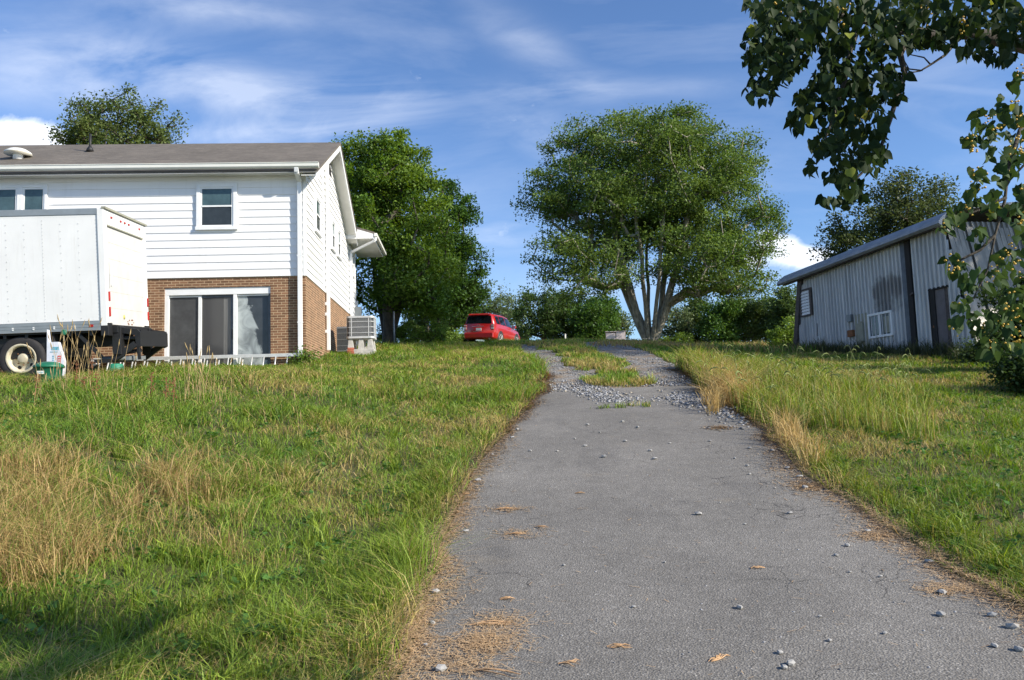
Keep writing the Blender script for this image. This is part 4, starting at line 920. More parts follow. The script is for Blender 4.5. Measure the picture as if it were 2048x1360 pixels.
window('s', 1.22, 2.12, 4.02, 5.12, .5); window('s', 3.95, 4.75, 4.10, 5.12, .5); window('s', 5.15, 5.95, 4.10, 5.12, .5); window('s', 8.35, 9.15, 4.05, 5.0, .5)
# sliding door in the brick
mb = MB()
mb.box(-3.70, -.93, .055, .14, 2.03, 2.22).box(-3.70, -3.60, .055, .16, .02, 2.03).box(-1.92, -1.83, .06, .16, .02, 2.03).box(-3.60, -1.92, .10, .16, .02, .06).box(-1.83, -.99, .10, .16, .02, .06)
dr_ = mb.build('sliding_door', 'white_trim', HO, bevel=.005)
mb = MB(); mb.box(-3.60, -2.80, .11, .15, 1.98, 2.02).box(-2.84, -2.76, .10, .15, .06, 2.02).box(-1.83, -.99, .10, .14, 1.985, 2.02); mb.build('sash', 'white_trim', dr_)
mb = MB(); mb.box(-.99, -.93, .06, .17, .02, 2.03).box(-2.00, -1.93, .12, .17, .06, 1.98).box(-2.76, -1.93, .12, .16, 1.96, 2.02); mb.build('dark_frame', 'shed_trim', dr_)
MB().box(-3.60, -2.84, .145, .155, .06, 1.98).build('pane', 'door_glass', dr_); MB().box(-2.76, -2.00, .150, .160, .06, 1.97).build('pane', 'curtain_glass', dr_); MB().box(-1.83, -.99, .145, .155, .06, 1.985).build('pane', 'streaky_glass', dr_)
MB().box(-1.965, -1.945, .09, .12, .85, 1.10).build('handle', 'black_paint', dr_)
MB().box(-3.60, -.99, .17, .35, -.2, 2.22).build('dark_reveal', 'dark_opening', dr_)
# roof things
vd = MB(); Mv = Matrix.Translation((-8.36, 1.5, roof_z(1.5) + .08)); vd.lathe([(.13, -.05), (.13, .16)], 20, Mv); vt = vd.build('roof_vent', 'white_trim', HO)
MB().lathe([(.36, .12), (.34, .17), (.22, .25), (.06, .29), (.0, .30)], 24, Mv).build('vent_cap', 'gutter_white', vt)
mb = MB(); mb.tube([(-6.84, 2.5, roof_z(2.5)), (-6.84, 2.5, roof_z(2.5) + .62)], .035, 10); mb.lathe([(.12, 0), (.07, .12), (.045, .16)], 12, Matrix.Translation((-6.84, 2.5, roof_z(2.5) + .07))); mb.build('plumbing_vent', 'car_dark', HO)
# electric meter and conduit at the rear corner
mb = MB(); mb.box(.03, .26, 9.40, 9.65, 2.35, 2.95).box(.04, .20, 9.38, 9.62, 1.2, 2.35); mt = mb.build('meter_box', 'meter_grey', HO, bevel=.01)
mb = MB(); mb.lathe([(.09, 0), (.09, .12), (.07, .16)], 16, Matrix.Translation((.26, 9.52, 2.05)) @ Matrix.Rotation(R(90), 4, 'Y')); mb.build('meter_dial', 'alloy', mt)
mb = MB(); mb.tube([(.10, 9.5, 2.95), (.10, 9.5, 3.2)], .03, 8); mb.build('conduit', 'meter_grey', mt)

def hw(a, b, z): return (HC[0] + HU[0] * a + HN[0] * b, HC[1] + HU[1] * a + HN[1] * b, HC[2] + z)
# cooling unit on blocks
def ac_unit(x, y, z, w, h, label, rz, mat='ac_grey'):
    t = thing('cooling_unit', (x, y, z), label, 'air conditioner', rz)
    r = w / 2
    def rr(rad, cr, n=5):
        pts = []
        for cx, cy, a0 in ((rad - cr, rad - cr, 0), (-rad + cr, rad - cr, 90), (-rad + cr, -rad + cr, 180), (rad - cr, -rad + cr, 270)):
            for k in range(n): a = R(a0 + 90 * k / (n - 1)); pts.append((cx + cr * math.cos(a), cy + cr * math.sin(a)))
        return pts
    MB().prism(rr(r - .03, .10), 'z', .05, h - .04).build('coil', 'ac_coil', t)
    MB().prism(rr(r, .12), 'z', 0, .06).build('base_pan', mat, t); MB().prism(rr(r, .12), 'z', h - .06, h).build('top_cover', mat, t)
    g_ = MB(); P = rr(r - .008, .12)
    for k in range(1, 4): z_ = h * k / 4; g_.prism(rr(r - .004, .12), 'z', z_ - .008, z_ + .008)
    for sx in (-1, 1):
        for f_ in (-.62, .62): g_.box(f_ * r - .012, f_ * r + .012, sx * (r - .006) - .006, sx * (r - .006) + .006, .05, h - .05); g_.box(sx * (r - .006) - .006, sx * (r - .006) + .006, f_ * r - .012, f_ * r + .012, .05, h - .05)
    m_ = 26
    for k in range(m_ + 1):
        u = -r + .1 + (w - .2) * k / m_
        for sx in (-1, 1): g_.box(u - .0025, u + .0025, sx * (r - .012) - .002, sx * (r - .012) + .002, .05, h - .05); g_.box(sx * (r - .012) - .002, sx * (r - .012) + .002, u - .0025, u + .0025, .05, h - .05)
    g_.build('grille', mat, t)
    MB().lathe([(r * .8, 0), (r * .8, .015), (r * .2, .03)], 24, Matrix.Translation((0, 0, h))).build('fan_guard', 'ac_coil', t)
    return t
acp = at(724, 709, 24.6)
zb = float(ground_z(acp[0], 24.6))
ac_unit(acp[0], 24.6, zb + .46, .86, .70, 'light grey cooling unit raised on concrete blocks', HA)
t = thing('block_stand', (acp[0], 24.6, zb), 'concrete blocks on a slab holding up the cooling unit', 'stand', HA)
MB().box(-.42, .42, -.42, .42, -.08, .12).build('slab', 'block_grey', t, bevel=.01)
for bx_ in (-.30, .02, .30): 
    mb = MB(); mb.prism([(bx_ - .10, .12), (bx_ + .10, .12), (bx_ + .06, .455), (bx_ - .06, .455)], 'y', -.38, -.24); mb.build('block', 'block_grey', t, bevel=.006)
    mb = MB(); mb.prism([(bx_ - .10, .12), (bx_ + .10, .12), (bx_ + .06, .455), (bx_ - .06, .455)], 'y', .24, .38); mb.build('block', 'block_grey', t, bevel=.006)
p = at(690, 690, 26.2); ac_unit(p[0], 26.2, float(ground_z(p[0], 26.2)) + .05, .72, .85, 'dark older cooling unit between the wall and the light one', HA, 'meter_grey')
p = at(701, 704, 24.05); zb2 = float(ground_z(p[0], 24.05))
for k in range(4):
    o = MB().box(-.10, .10, -.05, .05, 0, .06).build('red_brick', 'brick_red', bevel=.005); o.location = (p[0] + .01 * (k % 2), 24.05, zb2 - .01 + .062 * k); o.rotation_euler = (0, 0, .1 * k)
    tag(o, ['lowest red brick of the short pile by the cooling unit', 'second red brick up in the pile by the cooling unit', 'third red brick up in the pile by the cooling unit', 'top red brick of the short pile by the cooling unit'][k], 'brick', 'red bricks piled by the cooling unit')

# ladder leaning on its edge along the house front
t = thing('ladder', hw(-3.2, -.35, 0), 'long aluminium ladder lying on its side along the house front', 'ladder', HA)
zt, zb_ = .34, -.06; L0, L1 = -2.9, 3.02
MB().bar((L0, .24, zt), (L1, .24, zt + .01), .035, .085).build('top_rail', 'ladder_alu', t, bevel=.004); MB().bar((L0, .06, zb_), (L1, .06, zb_), .035, .085).build('bottom_rail', 'ladder_alu', t, bevel=.004)
MB().bar((L0 - .6, .30, zt + .02), (L1 - 1.2, .30, zt + .02), .03, .08).build('upper_section_rail', 'ladder_alu', t, bevel=.004); MB().bar((L0 - .6, .12, zb_), (L1 - 1.2, .12, zb_), .03, .08).build('upper_section_rail', 'ladder_alu', t, bevel=.004)
x_ = L0 + .15
while x_ < L1:
    MB().tube([(x_, .24, zt - .02), (x_, .06, zb_ + .02)], .019, 8).build('rung', 'ladder_alu', t)
    if x_ < L1 - 1.3: MB().tube([(x_ + .055, .30, zt - .02), (x_ + .055, .12, zb_ + .02)], .019, 8).build('rung', 'ladder_alu', t)
    x_ += .305

# ------------------------------------------------------------------ box truck
TY = R(6)
tc_ = at(212, 650, 16.0); tz = tc_[2]
TK = thing('box_truck', (tc_[0], 16.0, tz), 'white box truck parked in front of the house, seen from its lift gate corner', 'truck', TY); TK.rotation_euler = (.085, -.020, TY)
BH = 2.42; BW = 2.35; BL = -6.0
mb = MB(); mb.box(BL, -.10, .0, BW, .10, BH - .13); bd = mb.build('cargo_box', 'truck_white', TK)
rv = MB()
for k in range(17):       # rivet rows
    xk = -.12 - .352 * k
    dd = .075 if k % 3 == 0 else .15
    zz = .16
    while zz < BH - .17:
        rv.add([(xk - .011, -.004, zz), (xk, -.004, zz - .011), (xk + .011, -.004, zz), (xk, -.004, zz + .011), (xk, -.014, zz)], [(0, 1, 4), (1, 2, 4), (2, 3, 4), (3, 0, 4)]); zz += dd
for z_ in (.125, BH - .145):
    xk = BL
    while xk < -.15: rv.add([(xk - .006, -.022, z_), (xk, -.022, z_ - .006), (xk + .006, -.022, z_), (xk, -.022, z_ + .006), (xk, -.027, z_)], [(0, 1, 4), (1, 2, 4), (2, 3, 4), (3, 0, 4)]); xk += .06
rv.build('rivets', 'ac_grey', bd)
MB().box(BL, -.10, -.018, .02, -.10, .095).box(BL, -.10, -.024, -.018, -.03, -.015).box(BL, -.10, -.024, -.018, .03, .045).build('lower_rail', 'aluminium', TK)
MB().box(BL, -.10, -.014, .02, BH - .125, BH - .005).box(BL, -.10, BW - .02, BW + .014, BH - .125, BH - .005).build('upper_rail', 'aluminium', TK)
MB().box(BL, -.02, .02, BW - .02, BH - .02, BH + .006).build('box_roof', 'aluminium', TK)
for k in range(6):
    mb = MB(); xk = -.62 - .40 * k; mb.box(xk, xk + .03, -.03, -.022, -.05, -.025).box(xk, xk + .03, -.03, -.022, -.015, .01); mb.build('rail_clip', 'truck_white', TK)
mb = MB(); mb.box(-.10, .045, -.022, .135, -.02, BH + .005).box(-.10, .045, BW - .135, BW + .022, -.02, BH + .005).box(-.10, .045, .135, BW - .135, BH - .32, BH + .005); rfm = mb.build('rear_frame', 'truck_white', TK, bevel=.015)
MB().box(.0, .085, -.03, BW + .03, BH - .012, BH + .03).build('drip_edge', 'beige_metal', rfm)
MB().box(-.05, .012, .135, BW - .135, .02, BH - .34).build('roll_door', 'truck_door_white', TK)
mb = MB()
for k in range(1, 6): z_ = .02 + k * .345; mb.box(.0118, .0135, .135, BW - .135, z_, z_ + .004)
mb.box(.02, .046, .16, BW - .16, BH - .345, BH - .322); mb.build('door_seams', 'beige_metal', TK)
for y_ in (.35, .85, 1.08, 1.31, 1.95): MB().box(.046, .066, y_ - .035, y_ + .035, BH - .16, BH - .12).build('marker_lamp', 'red_lens', TK)
for y_ in (.085, BW - .04):
    for z_ in (.18, .50): MB().box(.046, .07, y_ - .035, y_ + .03, z_, z_ + .20).build('tail_lamp', 'red_lens', TK, bevel=.01)
MB().box(-.32, -.24, -.03, -.022, -.03, .02).build('side_reflector', 'red_lens', TK)
MB().tube([(.055, .20, 1.35), (.075, .20, 1.30), (.075, .20, .85), (.055, .20, .80)], .010, 6).build('grab_handle', 'truck_white', TK)
MB().lathe([(.05, 0), (.05, .004)], 14, Matrix.Translation((.013, .95, .20)) @ Matrix.Rotation(R(90), 4, 'Y')).build('sticker', 'yellow_sticker', TK)
mb = MB(); random.seed(3)
for _ in range(9): y_ = 1.0 + .55 * random.random(); z_ = .03 + .12 * random.random(); mb.box(.013, .015, y_, y_ + .03 + .05 * random.random(), z_, z_ + .012 + .02 * random.random())
mb.build('rust_patch', 'rust', TK)
# chassis and lift gate
mb = MB(); mb.box(BL, -.05, .75, .87, -.42, -.12).box(BL, -.05, BW - .87, BW - .75, -.42, -.12).box(BL, -.2, .05, BW - .05, -.14, -.10)
for k in range(14): mb.box(-.35 - k * .42, -.29 - k * .42, .05, BW - .05, -.20, -.14)
mb.box(-3.4, -1.2, .15, BW - .15, -.62, -.20); mb.build('chassis', 'black_paint', TK)
lg = MB(); lg.box(-.10, .055, -.02, .20, -.22, .05).box(-.10, .055, BW - .2, BW + .02, -.22, .05).box(-.08, .16, .2, BW - .2, -.16, .0)
lg.box(.02, .20, .22, .42, -.62, -.02).box(.02, .20, BW - .42, BW - .22, -.62, -.02); lgo = lg.build('lift_gate', 'black_paint', TK, bevel=.01)
mb = MB(); mb.prism([(.10, -.04), (.50, -.10), (.56, -.16), (.56, -.46), (.48, -.50), (.45, -.22), (.10, -.14)], 'y', .30, .36).prism([(.10, -.04), (.50, -.10), (.56, -.16), (.56, -.46), (.48, -.50), (.45, -.22), (.10, -.14)], 'y', BW - .36, BW - .30)
mb.box(.12, .48, .36, BW - .36, -.30, -.24).box(.46, .56, .36, BW - .36, -.46, -.12); mb.build('folded_platform', 'black_paint', lgo)
mb = MB()
mb = MB(); mb.bar((.0, BW - .3, -.72), (.46, BW - .32, -.40), .09, .12); mb.build('lift_arm', 'black_paint', lgo)
mb = MB(); mb.bar((.0, .30, -.72), (.46, .32, -.40), .09, .12); mb.build('lift_arm', 'black_paint', lgo)
MB().bar((-.62, .1, -.12), (-.15, .12, -.66), .07, .07).build('brace', 'black_paint', lgo); MB().bar((.50, .34, -.44), (.52, .34, -.74), .05, .06).build('stop', 'black_paint', lgo)
MB().tube([(.05, .9, -.36), (.44, .95, -.30)], .05, 10).build('hydraulic_ram', 'car_dark', lgo); MB().tube([(.0, .7, -.58), (.42, .75, -.54)], .045, 10).build('hydraulic_ram', 'car_dark', lgo)
MB().tube([(-.3, .5, -.70), (.35, .5, -.70)], .06, 10).bar((.30, .25, -.70), (.30, 1.2, -.70), .09, .08).build('cylinder', 'meter_grey', lgo)
MB().box(-.28, .0, .05, 1.6, -.78, -.70).build('bumper_bar', 'black_paint', lgo)
# wheels
wz = float(zsoft(-10.2, 16.2)) + .44
def wheel(x, y, R_, w, name='wheel', par=None, dual=True, rimm='rim_cream', out=-1):
    o = bpy.data.objects.new(name, None); COL.objects.link(o); o.parent = par; o.location = (x, y, 0)
    M = Matrix.Rotation(R(90 * -out), 4, 'X')   # local z -> outward
    MB().lathe([(R_ * .60, -w), (R_ * .93, -w), (R_, -w * .82), (R_ * 1.0, -w * .15), (R_ * .94, 0), (R_ * .66, .0), (R_ * .60, -.02)], 36, M, cap=False).build('tyre', 'rubber', o)
    return o, M
wl = at(43, 717, 15.95); inv = (Matrix.Translation(TK.location) @ TK.rotation_euler.to_matrix().to_4x4()).inverted(); wlo = inv @ Vector(wl)
def truck_wheel(x, y, out):
    M = Matrix.Translation((x, y, wlo.z)) @ Matrix.Rotation(R(90 if out < 0 else -90), 4, 'X'); R_ = .45; w = .24
    me = MB().lathe([(R_ * .58, -w), (R_ * .93, -w), (R_, -w * .82), (R_, -w * .16), (R_ * .965, -w * .05), (R_ * .90, 0), (R_ * .66, .0), (R_ * .60, -.02)], 40, M, cap=False)
    t_ = me.build('wheel', 'rubber', TK)
    rm = MB().lathe([(R_ * .67, .004), (R_ * .65, .012), (R_ * .57, .0), (R_ * .55, -.10), (R_ * .50, -.13), (R_ * .40, -.115), (R_ * .24, -.10), (R_ * .20, -.04), (R_ * .16, -.03), (.001, -.03)], 32, M, cap=False); rm.build('rim', 'rim_cream', t_)
    hh = MB()
    for k in range(5): a = 2 * math.pi * k / 5 + .5; Mk = M @ Matrix.Translation((R_ * .45 * math.cos(a), R_ * .45 * math.sin(a), -.118)); hh.lathe([(.038, 0), (.038, .006)], 12, Mk)
    hh.build('hand_hole', 'dark_opening', t_)
    mb = MB()
    for k in range(8): a = 2 * math.pi * k / 8; Mk = M @ Matrix.Translation((R_ * .30 * math.cos(a), R_ * .30 * math.sin(a), -.10)); mb.lathe([(.012, 0), (.010, .03)], 6, Mk)
    mb.build('wheel_nut', 'rust', t_)
truck_wheel(wlo.x, wlo.y - .02, -1); 
MB().lathe([(.26, -.24), (.42, -.24), (.45, -.20), (.45, -.04), (.42, 0), (.26, 0)], 36, Matrix.Translation((wlo.x, wlo.y + .26, wlo.z)) @ Matrix.Rotation(R(90), 4, 'X'), cap=True).build('inner_wheel', 'rubber', TK)
MB().lathe([(.26, -.5), (.42, -.5), (.45, -.46), (.45, -.04), (.42, 0), (.26, 0)], 36, Matrix.Translation((wlo.x, BW - .5, wlo.z)) @ Matrix.Rotation(R(90), 4, 'X'), cap=True).build('inner_wheel', 'rubber', TK)
MB().tube([(wlo.x, .2, wlo.z), (wlo.x, BW - .2, wlo.z)], .09, 10).build('axle', 'black_paint', TK)
MB().box(wlo.x + .62, wlo.x + .65, .05, .65, wlo.z - .18, -.14).build('mud_flap', 'rubber', TK)

# ------------------------------------------------------------------ bin, carton, buckets, garden stake
p = ground_hit(97, 772); bz = float(ground_z(p[0], p[1])) - .02; k_ = p[1] / 14.0
print('bin at', p)
t = thing('rubbish_bin', (p[0], p[1], bz), 'green plastic rubbish bin with domed lid in the grass by the truck wheel', 'bin', .2)
MB().lathe([(.18, 0), (.185, .02), (.215, .34), (.225, .345)], 28).build('body', 'can_green', t)
MB().lathe([(.245, .335), (.250, .36), (.235, .385), (.17, .425), (.08, .445), (.0, .45)], 28).build('lid', 'tub_green' if False else 'can_green', t)
o = MB().box(-.11, .0, -.222, -.216, .22, .275).build('sticker', 'label_white', t)
mb = MB()
for (x_, w_) in ((-.10, .02), (-.07, .012), (-.05, .02), (-.022, .012)): mb.box(x_, x_ + w_, -.224, -.222, .24, .255)
mb.build('print', 'print_blue', o)
bl_ = at(110, 750, p[1] + .45); t = thing('carton', (bl_[0], bl_[1], float(ground_z(bl_[0], bl_[1]))), 'tall torn white carton with blue and red print behind the green bin', 'carton', .1)
MB().prism([(-.12, 0), (.16, 0), (.165, .42), (.10, .62), (.06, .75), (-.10, .75), (-.135, .98)], 'y', -.05, .05).build('carton_body', 'bag_white', t)
mb = MB(); mb.box(-.05, .08, -.053, -.050, .60, .66).box(-.07, .06, -.053, -.050, .56, .575)
for k in range(5): mb.box(-.03, .0, -.053, -.050, .34 + k * .035, .36 + k * .035)
mb.build('blue_print', 'print_blue', t)
MB().box(.06, .12, -.053, -.050, .35, .50).build('red_print', 'print_red', t)
mb = MB()
for k in range(3): mb.box(.07, .11, -.055, -.053, .37 + k * .042, .385 + k * .042)
mb.build('red_panel_print', 'bag_white', t)
p = at(232, 735, 19.6); t = thing('plastic_tub', (p[0], 19.6, float(ground_z(p[0], 19.6))), 'upturned green plastic tub behind the ladder rungs', 'tub'); MB().lathe([(.22, 0), (.21, .05), (.16, .24), (.15, .25), (.0, .252)], 20).build('tub_body', 'tub_green', t); MB().lathe([(.23, -.01), (.23, .03), (.215, .03)], 20, cap=False).build('rim', 'tub_green', t)
p = at(180, 735, 17.4); t = thing('bucket', (p[0], 17.4, float(ground_z(p[0], 17.4))), 'grey bucket in the grass under the lift gate', 'bucket'); MB().lathe([(.15, 0), (.19, .32), (.20, .33), (.18, .33), (.14, .04)], 20).build('bucket_body', 'bucket_grey', t); MB().tube([(.18 * math.cos(a), .0, .33 + .12 * math.sin(a)) for a in np.linspace(0, 3.14, 9)], .006, 5).build('handle', 'wire', t)
p = at(128, 665, 14.6); g_ = float(ground_z(p[0] + .05, 14.6)); t = thing('reflector_stake', (p[0] + .05, 14.6, g_), 'thin stake topped by a round dark green disc in front of the truck', 'stake')
MB().tube([(.0, 0, 0), (-.03, 0, (p[2] - g_) * .6), (-.05, 0, p[2] - g_)], .006, 6).build('stem', 'wire', t)
MB().lathe([(.055, -.012), (.06, 0), (.05, .012), (.0, .012)], 18, Matrix.Translation((-.05, -.01, p[2] - g_)) @ Matrix.Rotation(R(90), 4, 'X')).build('disc', 'can_green', t)

# ------------------------------------------------------------------ shed
SZ = math.atan2(SWD[1], SWD[0])
# local x along the wall going away, local -y into the shed ( +y towards the driveway )
SH = thing('metal_shed', (SA[0], SA[1], SA[2]), 'weathered grey corrugated metal shed with battered ends', 'shed', SZ)
def rib(s): # corrugation profile: raised ribs every .2 m
    q = (s % .17) / .17; return .058 if q < .22 else (.058 * (1 - (q - .22) / .08) if q < .30 else (0 if q < .92 else .058 * (q - .92) / .08))
def top_h(s): return 3.72 - .035 * s
def xl_(h): return -1.5 + .75 * h / 3.7      # near end leans in
def xr_(h): return 7.1 - .78 * (h - .6) / 2.9     # far end leans in
ssq = sorted(set([round(v_, 4) for k in range(-10, 44) for v_ in (k * .17, k * .17 + .0374, k * .17 + .051, k * .17 + .1564)]))
ssq = [q for q in ssq if -1.5 <= q <= 7.1]
def holes(s):  # openings: door, gap by the post
    if -.70 < s < .0: return 1.90
    return None
mb = MB()
for a, b in zip(ssq[:-1], ssq[1:]):
    m_ = (a + b) / 2; zlo = -.5
    hz = holes(m_)
    if hz: zlo = hz
    zhi = top_h(m_)
    if m_ < -.75: zhi = min(zhi, (m_ + 1.5) / .75 * 3.7)
    if m_ > 6.3: zhi = min(zhi, .6 + (7.1 - m_) / .78 * 2.9)
    if zhi <= zlo: continue
    ra, rb = rib(a + 1e-4), rib(b - 1e-4)
    mb.add([(a, ra, zlo), (b, rb, zlo), (b, rb, zhi), (a, ra, zhi)], [(0, 1, 2, 3)])
mb.build('side_wall', 'shed_metal', SH)
mb = MB(); mb.prism([(-1.45, -.4), (7.0, -.4), (7.0, .5), (6.25, 3.4), (-.72, 3.6)], 'y', -.06, -.012); 
# inner board with the doorway left open is not needed: keep it behind, door recess is built in front of it
mb.build('framing', 'weathered_wood', SH)
# near end wall (battered, sunlit, some shade put into its colour), goes into the shed along local -y
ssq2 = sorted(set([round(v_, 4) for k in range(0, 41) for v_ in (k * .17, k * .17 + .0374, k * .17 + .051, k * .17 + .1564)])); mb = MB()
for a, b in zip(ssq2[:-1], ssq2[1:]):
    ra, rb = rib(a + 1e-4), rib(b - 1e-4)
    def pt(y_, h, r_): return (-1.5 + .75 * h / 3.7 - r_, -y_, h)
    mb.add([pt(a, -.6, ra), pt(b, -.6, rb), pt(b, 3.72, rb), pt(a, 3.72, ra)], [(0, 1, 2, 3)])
mb.build('end_wall', 'shed_metal_warm_shaded', SH)
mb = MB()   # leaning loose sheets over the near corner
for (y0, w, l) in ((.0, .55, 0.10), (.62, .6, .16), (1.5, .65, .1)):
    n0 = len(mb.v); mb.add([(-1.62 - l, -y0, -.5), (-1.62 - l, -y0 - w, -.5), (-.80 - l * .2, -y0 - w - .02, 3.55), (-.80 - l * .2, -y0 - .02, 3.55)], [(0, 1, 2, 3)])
lo = mb.build('loose_sheet', 'shed_metal_warm_shaded', SH); sm = lo.modifiers.new('t', 'SOLIDIFY'); sm.thickness = .01
mb = MB(); mb.prism([(7.05, -.5), (7.0, .5), (6.28, 3.3), (6.24, 3.3), (6.96, .5), (7.01, -.5)], 'y', -6.9, -.02); mb.build('far_wall', 'shed_metal', SH); MB().box(-.8, 7.0, -6.95, -6.9, -.5, 3.5).build('back_wall', 'shed_metal', SH)
# roof with rolled eave
mb = MB(); x0, x1 = -1.05, 7.38
prof = [(.36, 3.50), (.42, 3.56), (.40, 3.64), (.28, 3.76), (.08, 3.90), (-.3, 4.03), (-3.5, 4.35), (-7.2, 3.9), (-7.2, 3.84), (-3.5, 4.28), (-.3, 3.95), (.05, 3.82), (.30, 3.62), (.33, 3.50)]
n = len(prof); vs = []
for x_ in (x0, x1): vs += [(x_, p_[0], p_[1] - .035 * x_) for p_ in prof]
fs = [tuple(range(n)), tuple(range(n, 2 * n))[::-1]] + [(i, i + n, (i + 1) % n + n, (i + 1) % n) for i in range(n)]
mb.add(vs, fs); mb.build('roof', 'shed_roof', SH)
mb = MB(); mb.add([(x0 + .3, .0, 3.56), (x1 - .2, .0, 3.56 - .035 * 8), (x1 - .2, .30, 3.50 - .035 * 8), (x0 + .3, .30, 3.52), (x0 + .3, .0, 3.62), (x1 - .2, .0, 3.62 - .035 * 8), (x1 - .2, .30, 3.56 - .035 * 8), (x0 + .3, .30, 3.58)], [(0, 1, 2, 3), (4, 7, 6, 5), (0, 4, 5, 1), (3, 2, 6, 7), (0, 3, 7, 4), (1, 5, 6, 2)]); mb.build('eave_board', 'weathered_wood', SH)
mb = MB(); mb.bar((7.18, .04, -.2), (6.34, .04, 3.35), .22, .16); mb.build('corner_post', 'weathered_wood', SH)
MB().box(.60, .80, .02, .085, -.3, 3.60).build('wall_post', 'dark_opening', SH); MB().box(.80, 1.0, .034, .07, -.3, 3.58).build('post_board', 'shed_trim', SH)
mb = MB(); mb.bar((.70, .08, 1.85), (.42, .22, 1.88), .03, .05); mb.build('bracket', 'weathered_wood', SH)
# door in its recess
d_ = MB().box(-.56, -.02, -.05 + .04, .0, -.3, 1.86).build('door', 'door_mauve', SH, bevel=.005)
MB().box(-.10, -.06, .0, .035, .80, .86).build('latch', 'rust', d_)
MB().box(-.20, .0, .002, .03, -.3, 1.88).build('door_jamb', 'dark_opening', SH)
MB().box(-.72, .02, -.008, .045, 1.87, 1.93).build('lintel', 'dark_opening', SH)
# window
mb = MB(); mb.box(1.58, 2.72, .03, .085, .76, .83).box(1.58, 2.72, .03, .085, 1.47, 1.54).box(1.58, 1.65, .03, .085, .83, 1.47).box(2.65, 2.72, .03, .085, .83, 1.47).box(2.12, 2.19, .03, .08, .83, 1.47)
w_ = mb.build('window', 'white_trim', SH, bevel=.004); MB().box(1.65, 2.12, .04, .05, .83, 1.47).build('pane', 'screen_glass', w_); MB().box(2.19, 2.65, .04, .05, .83, 1.47).build('pane', 'car_glass', w_); MB().box(1.68, 1.98, .051, .053, .88, 1.38).build('curtain', 'beige_metal', w_)
mb = MB(); mb.box(2.78, 3.42, .035, .045, -.2, 1.62).box(2.95, 2.98, .045, .055, -.2, 1.62).box(3.2, 3.23, .045, .055, -.2, 1.62); mb.build('beige_panel', 'beige_metal', SH)
MB().prism([(2.92, .72), (3.12, .66), (3.18, .74), (3.20, 1.30), (3.00, 1.36), (2.94, 1.28)], 'y', .055, .13).build('vent_hood', 'beige_metal', SH, bevel=.01)
MB().box(3.50, 3.72, .03, .13, 1.42, 1.66).build('junction_box', 'meter_grey', SH, bevel=.01); MB().box(3.42, 3.70, .03, .16, .92, 1.14).build('rusty_box', 'rust', SH, bevel=.01)
MB().tube([(3.44, .06, 1.14), (3.44, .05, 2.2), (3.46, .05, 3.3)], .014, 6).build('conduit', 'meter_grey', SH)
mb = MB(); mb.box(5.72, 5.84, .03, .09, 1.93, 2.93).box(6.38, 6.44, .03, .09, 1.93, 2.93).box(5.84, 6.38, .03, .09, 2.87, 2.93).box(5.84, 6.38, .03, .09, 1.93, 1.98); lv = mb.build('louvre_frame', 'weathered_wood', SH)
mb = MB()
for k in range(8): z_ = 1.99 + k * .11; mb.add([(5.84, .085, z_), (6.38, .085, z_), (6.38, .045, z_ + .10), (5.84, .045, z_ + .10)], [(0, 1, 2, 3)])
mb.build('louvre_slats', 'white_trim', lv); MB().box(5.84, 6.38, .03, .035, 1.98, 2.87).build('louvre_back', 'dark_opening', lv)
MB().box(5.45, 5.53, .03, .05, 1.15, 1.60).build('slot', 'dark_opening', SH); MB().tube([(5.42, .05, 1.14), (5.42, .05, .75)], .02, 8).build('drain_pipe', 'white_trim', SH)

# ------------------------------------------------------------------ red car
CH = R(-19)
cp = at(997, 690, 42.5)
# rear right wheel contact at cp ; car local: x right, y forward
LW, HWd = 4.55, .90
cz = 5.36; wr = .36
co_ = Vector((cp[0], 42.5, 0)) - Matrix.Rotation(CH, 3, 'Z') @ Vector((.78, .95, 0))
CAR = thing('red_car', (co_.x, co_.y, cz), 'red sport utility car parked on the grass at the top of the drive', 'car', CH); CAR.rotation_euler = (R(1.5), R(2.5), CH)
# stations: y, [ (halfwidth,z) ... ] bottom to centre top
def sec(ws, zs, wm, zm, wb, zb, wt, zt): return [(ws * .93, zs), (ws, zs + .10), (wm, zm), (wb, zb), (wt, zt - .02), (wt * .86, zt + .025), (0, zt + .05)]
st = [(.00, sec(.84, .42, .86, .72, .82, 1.08, .72, 1.12)), (.12, sec(.88, .34, .905, .74, .87, 1.11, .70, 1.58)), (.25, sec(.89, .32, .915, .76, .88, 1.11, .70, 1.65)), (.9, sec(.90, .32, .92, .78, .885, 1.10, .69, 1.67)),
      (1.9, sec(.90, .32, .92, .78, .885, 1.07, .69, 1.68)), (2.6, sec(.90, .32, .92, .76, .885, 1.04, .68, 1.63)), (3.0, sec(.90, .32, .92, .76, .88, 1.02, .66, 1.45)), (3.45, sec(.90, .33, .92, .74, .86, .99, .70, 1.08)), (4.1, sec(.89, .34, .91, .70, .82, .92, .6, .96)), (4.45, sec(.84, .38, .86, .62, .74, .80, .5, .82)), (4.56, sec(.74, .45, .76, .58, .64, .68, .4, .68))]
V_ = []; F_ = []; m = 13
for y_, s_ in st:
    row = [(w_, y_, z_) for w_, z_ in s_] + [(-w_, y_, z_) for w_, z_ in s_[-2::-1]]; V_ += row
for i in range(len(st) - 1):
    for j in range(m - 1): F_.append((i * m + j, i * m + j + 1, (i + 1) * m + j + 1, (i + 1) * m + j))
    F_.append((i * m + m - 1, i * m, (i + 1) * m, (i + 1) * m + m - 1))
F_ += [tuple(range(m))[::-1], tuple((len(st) - 1) * m + j for j in range(m))]
mb = MB(); mb.add(V_, F_, True); b_ = mb.build('body', 'car_red', CAR)
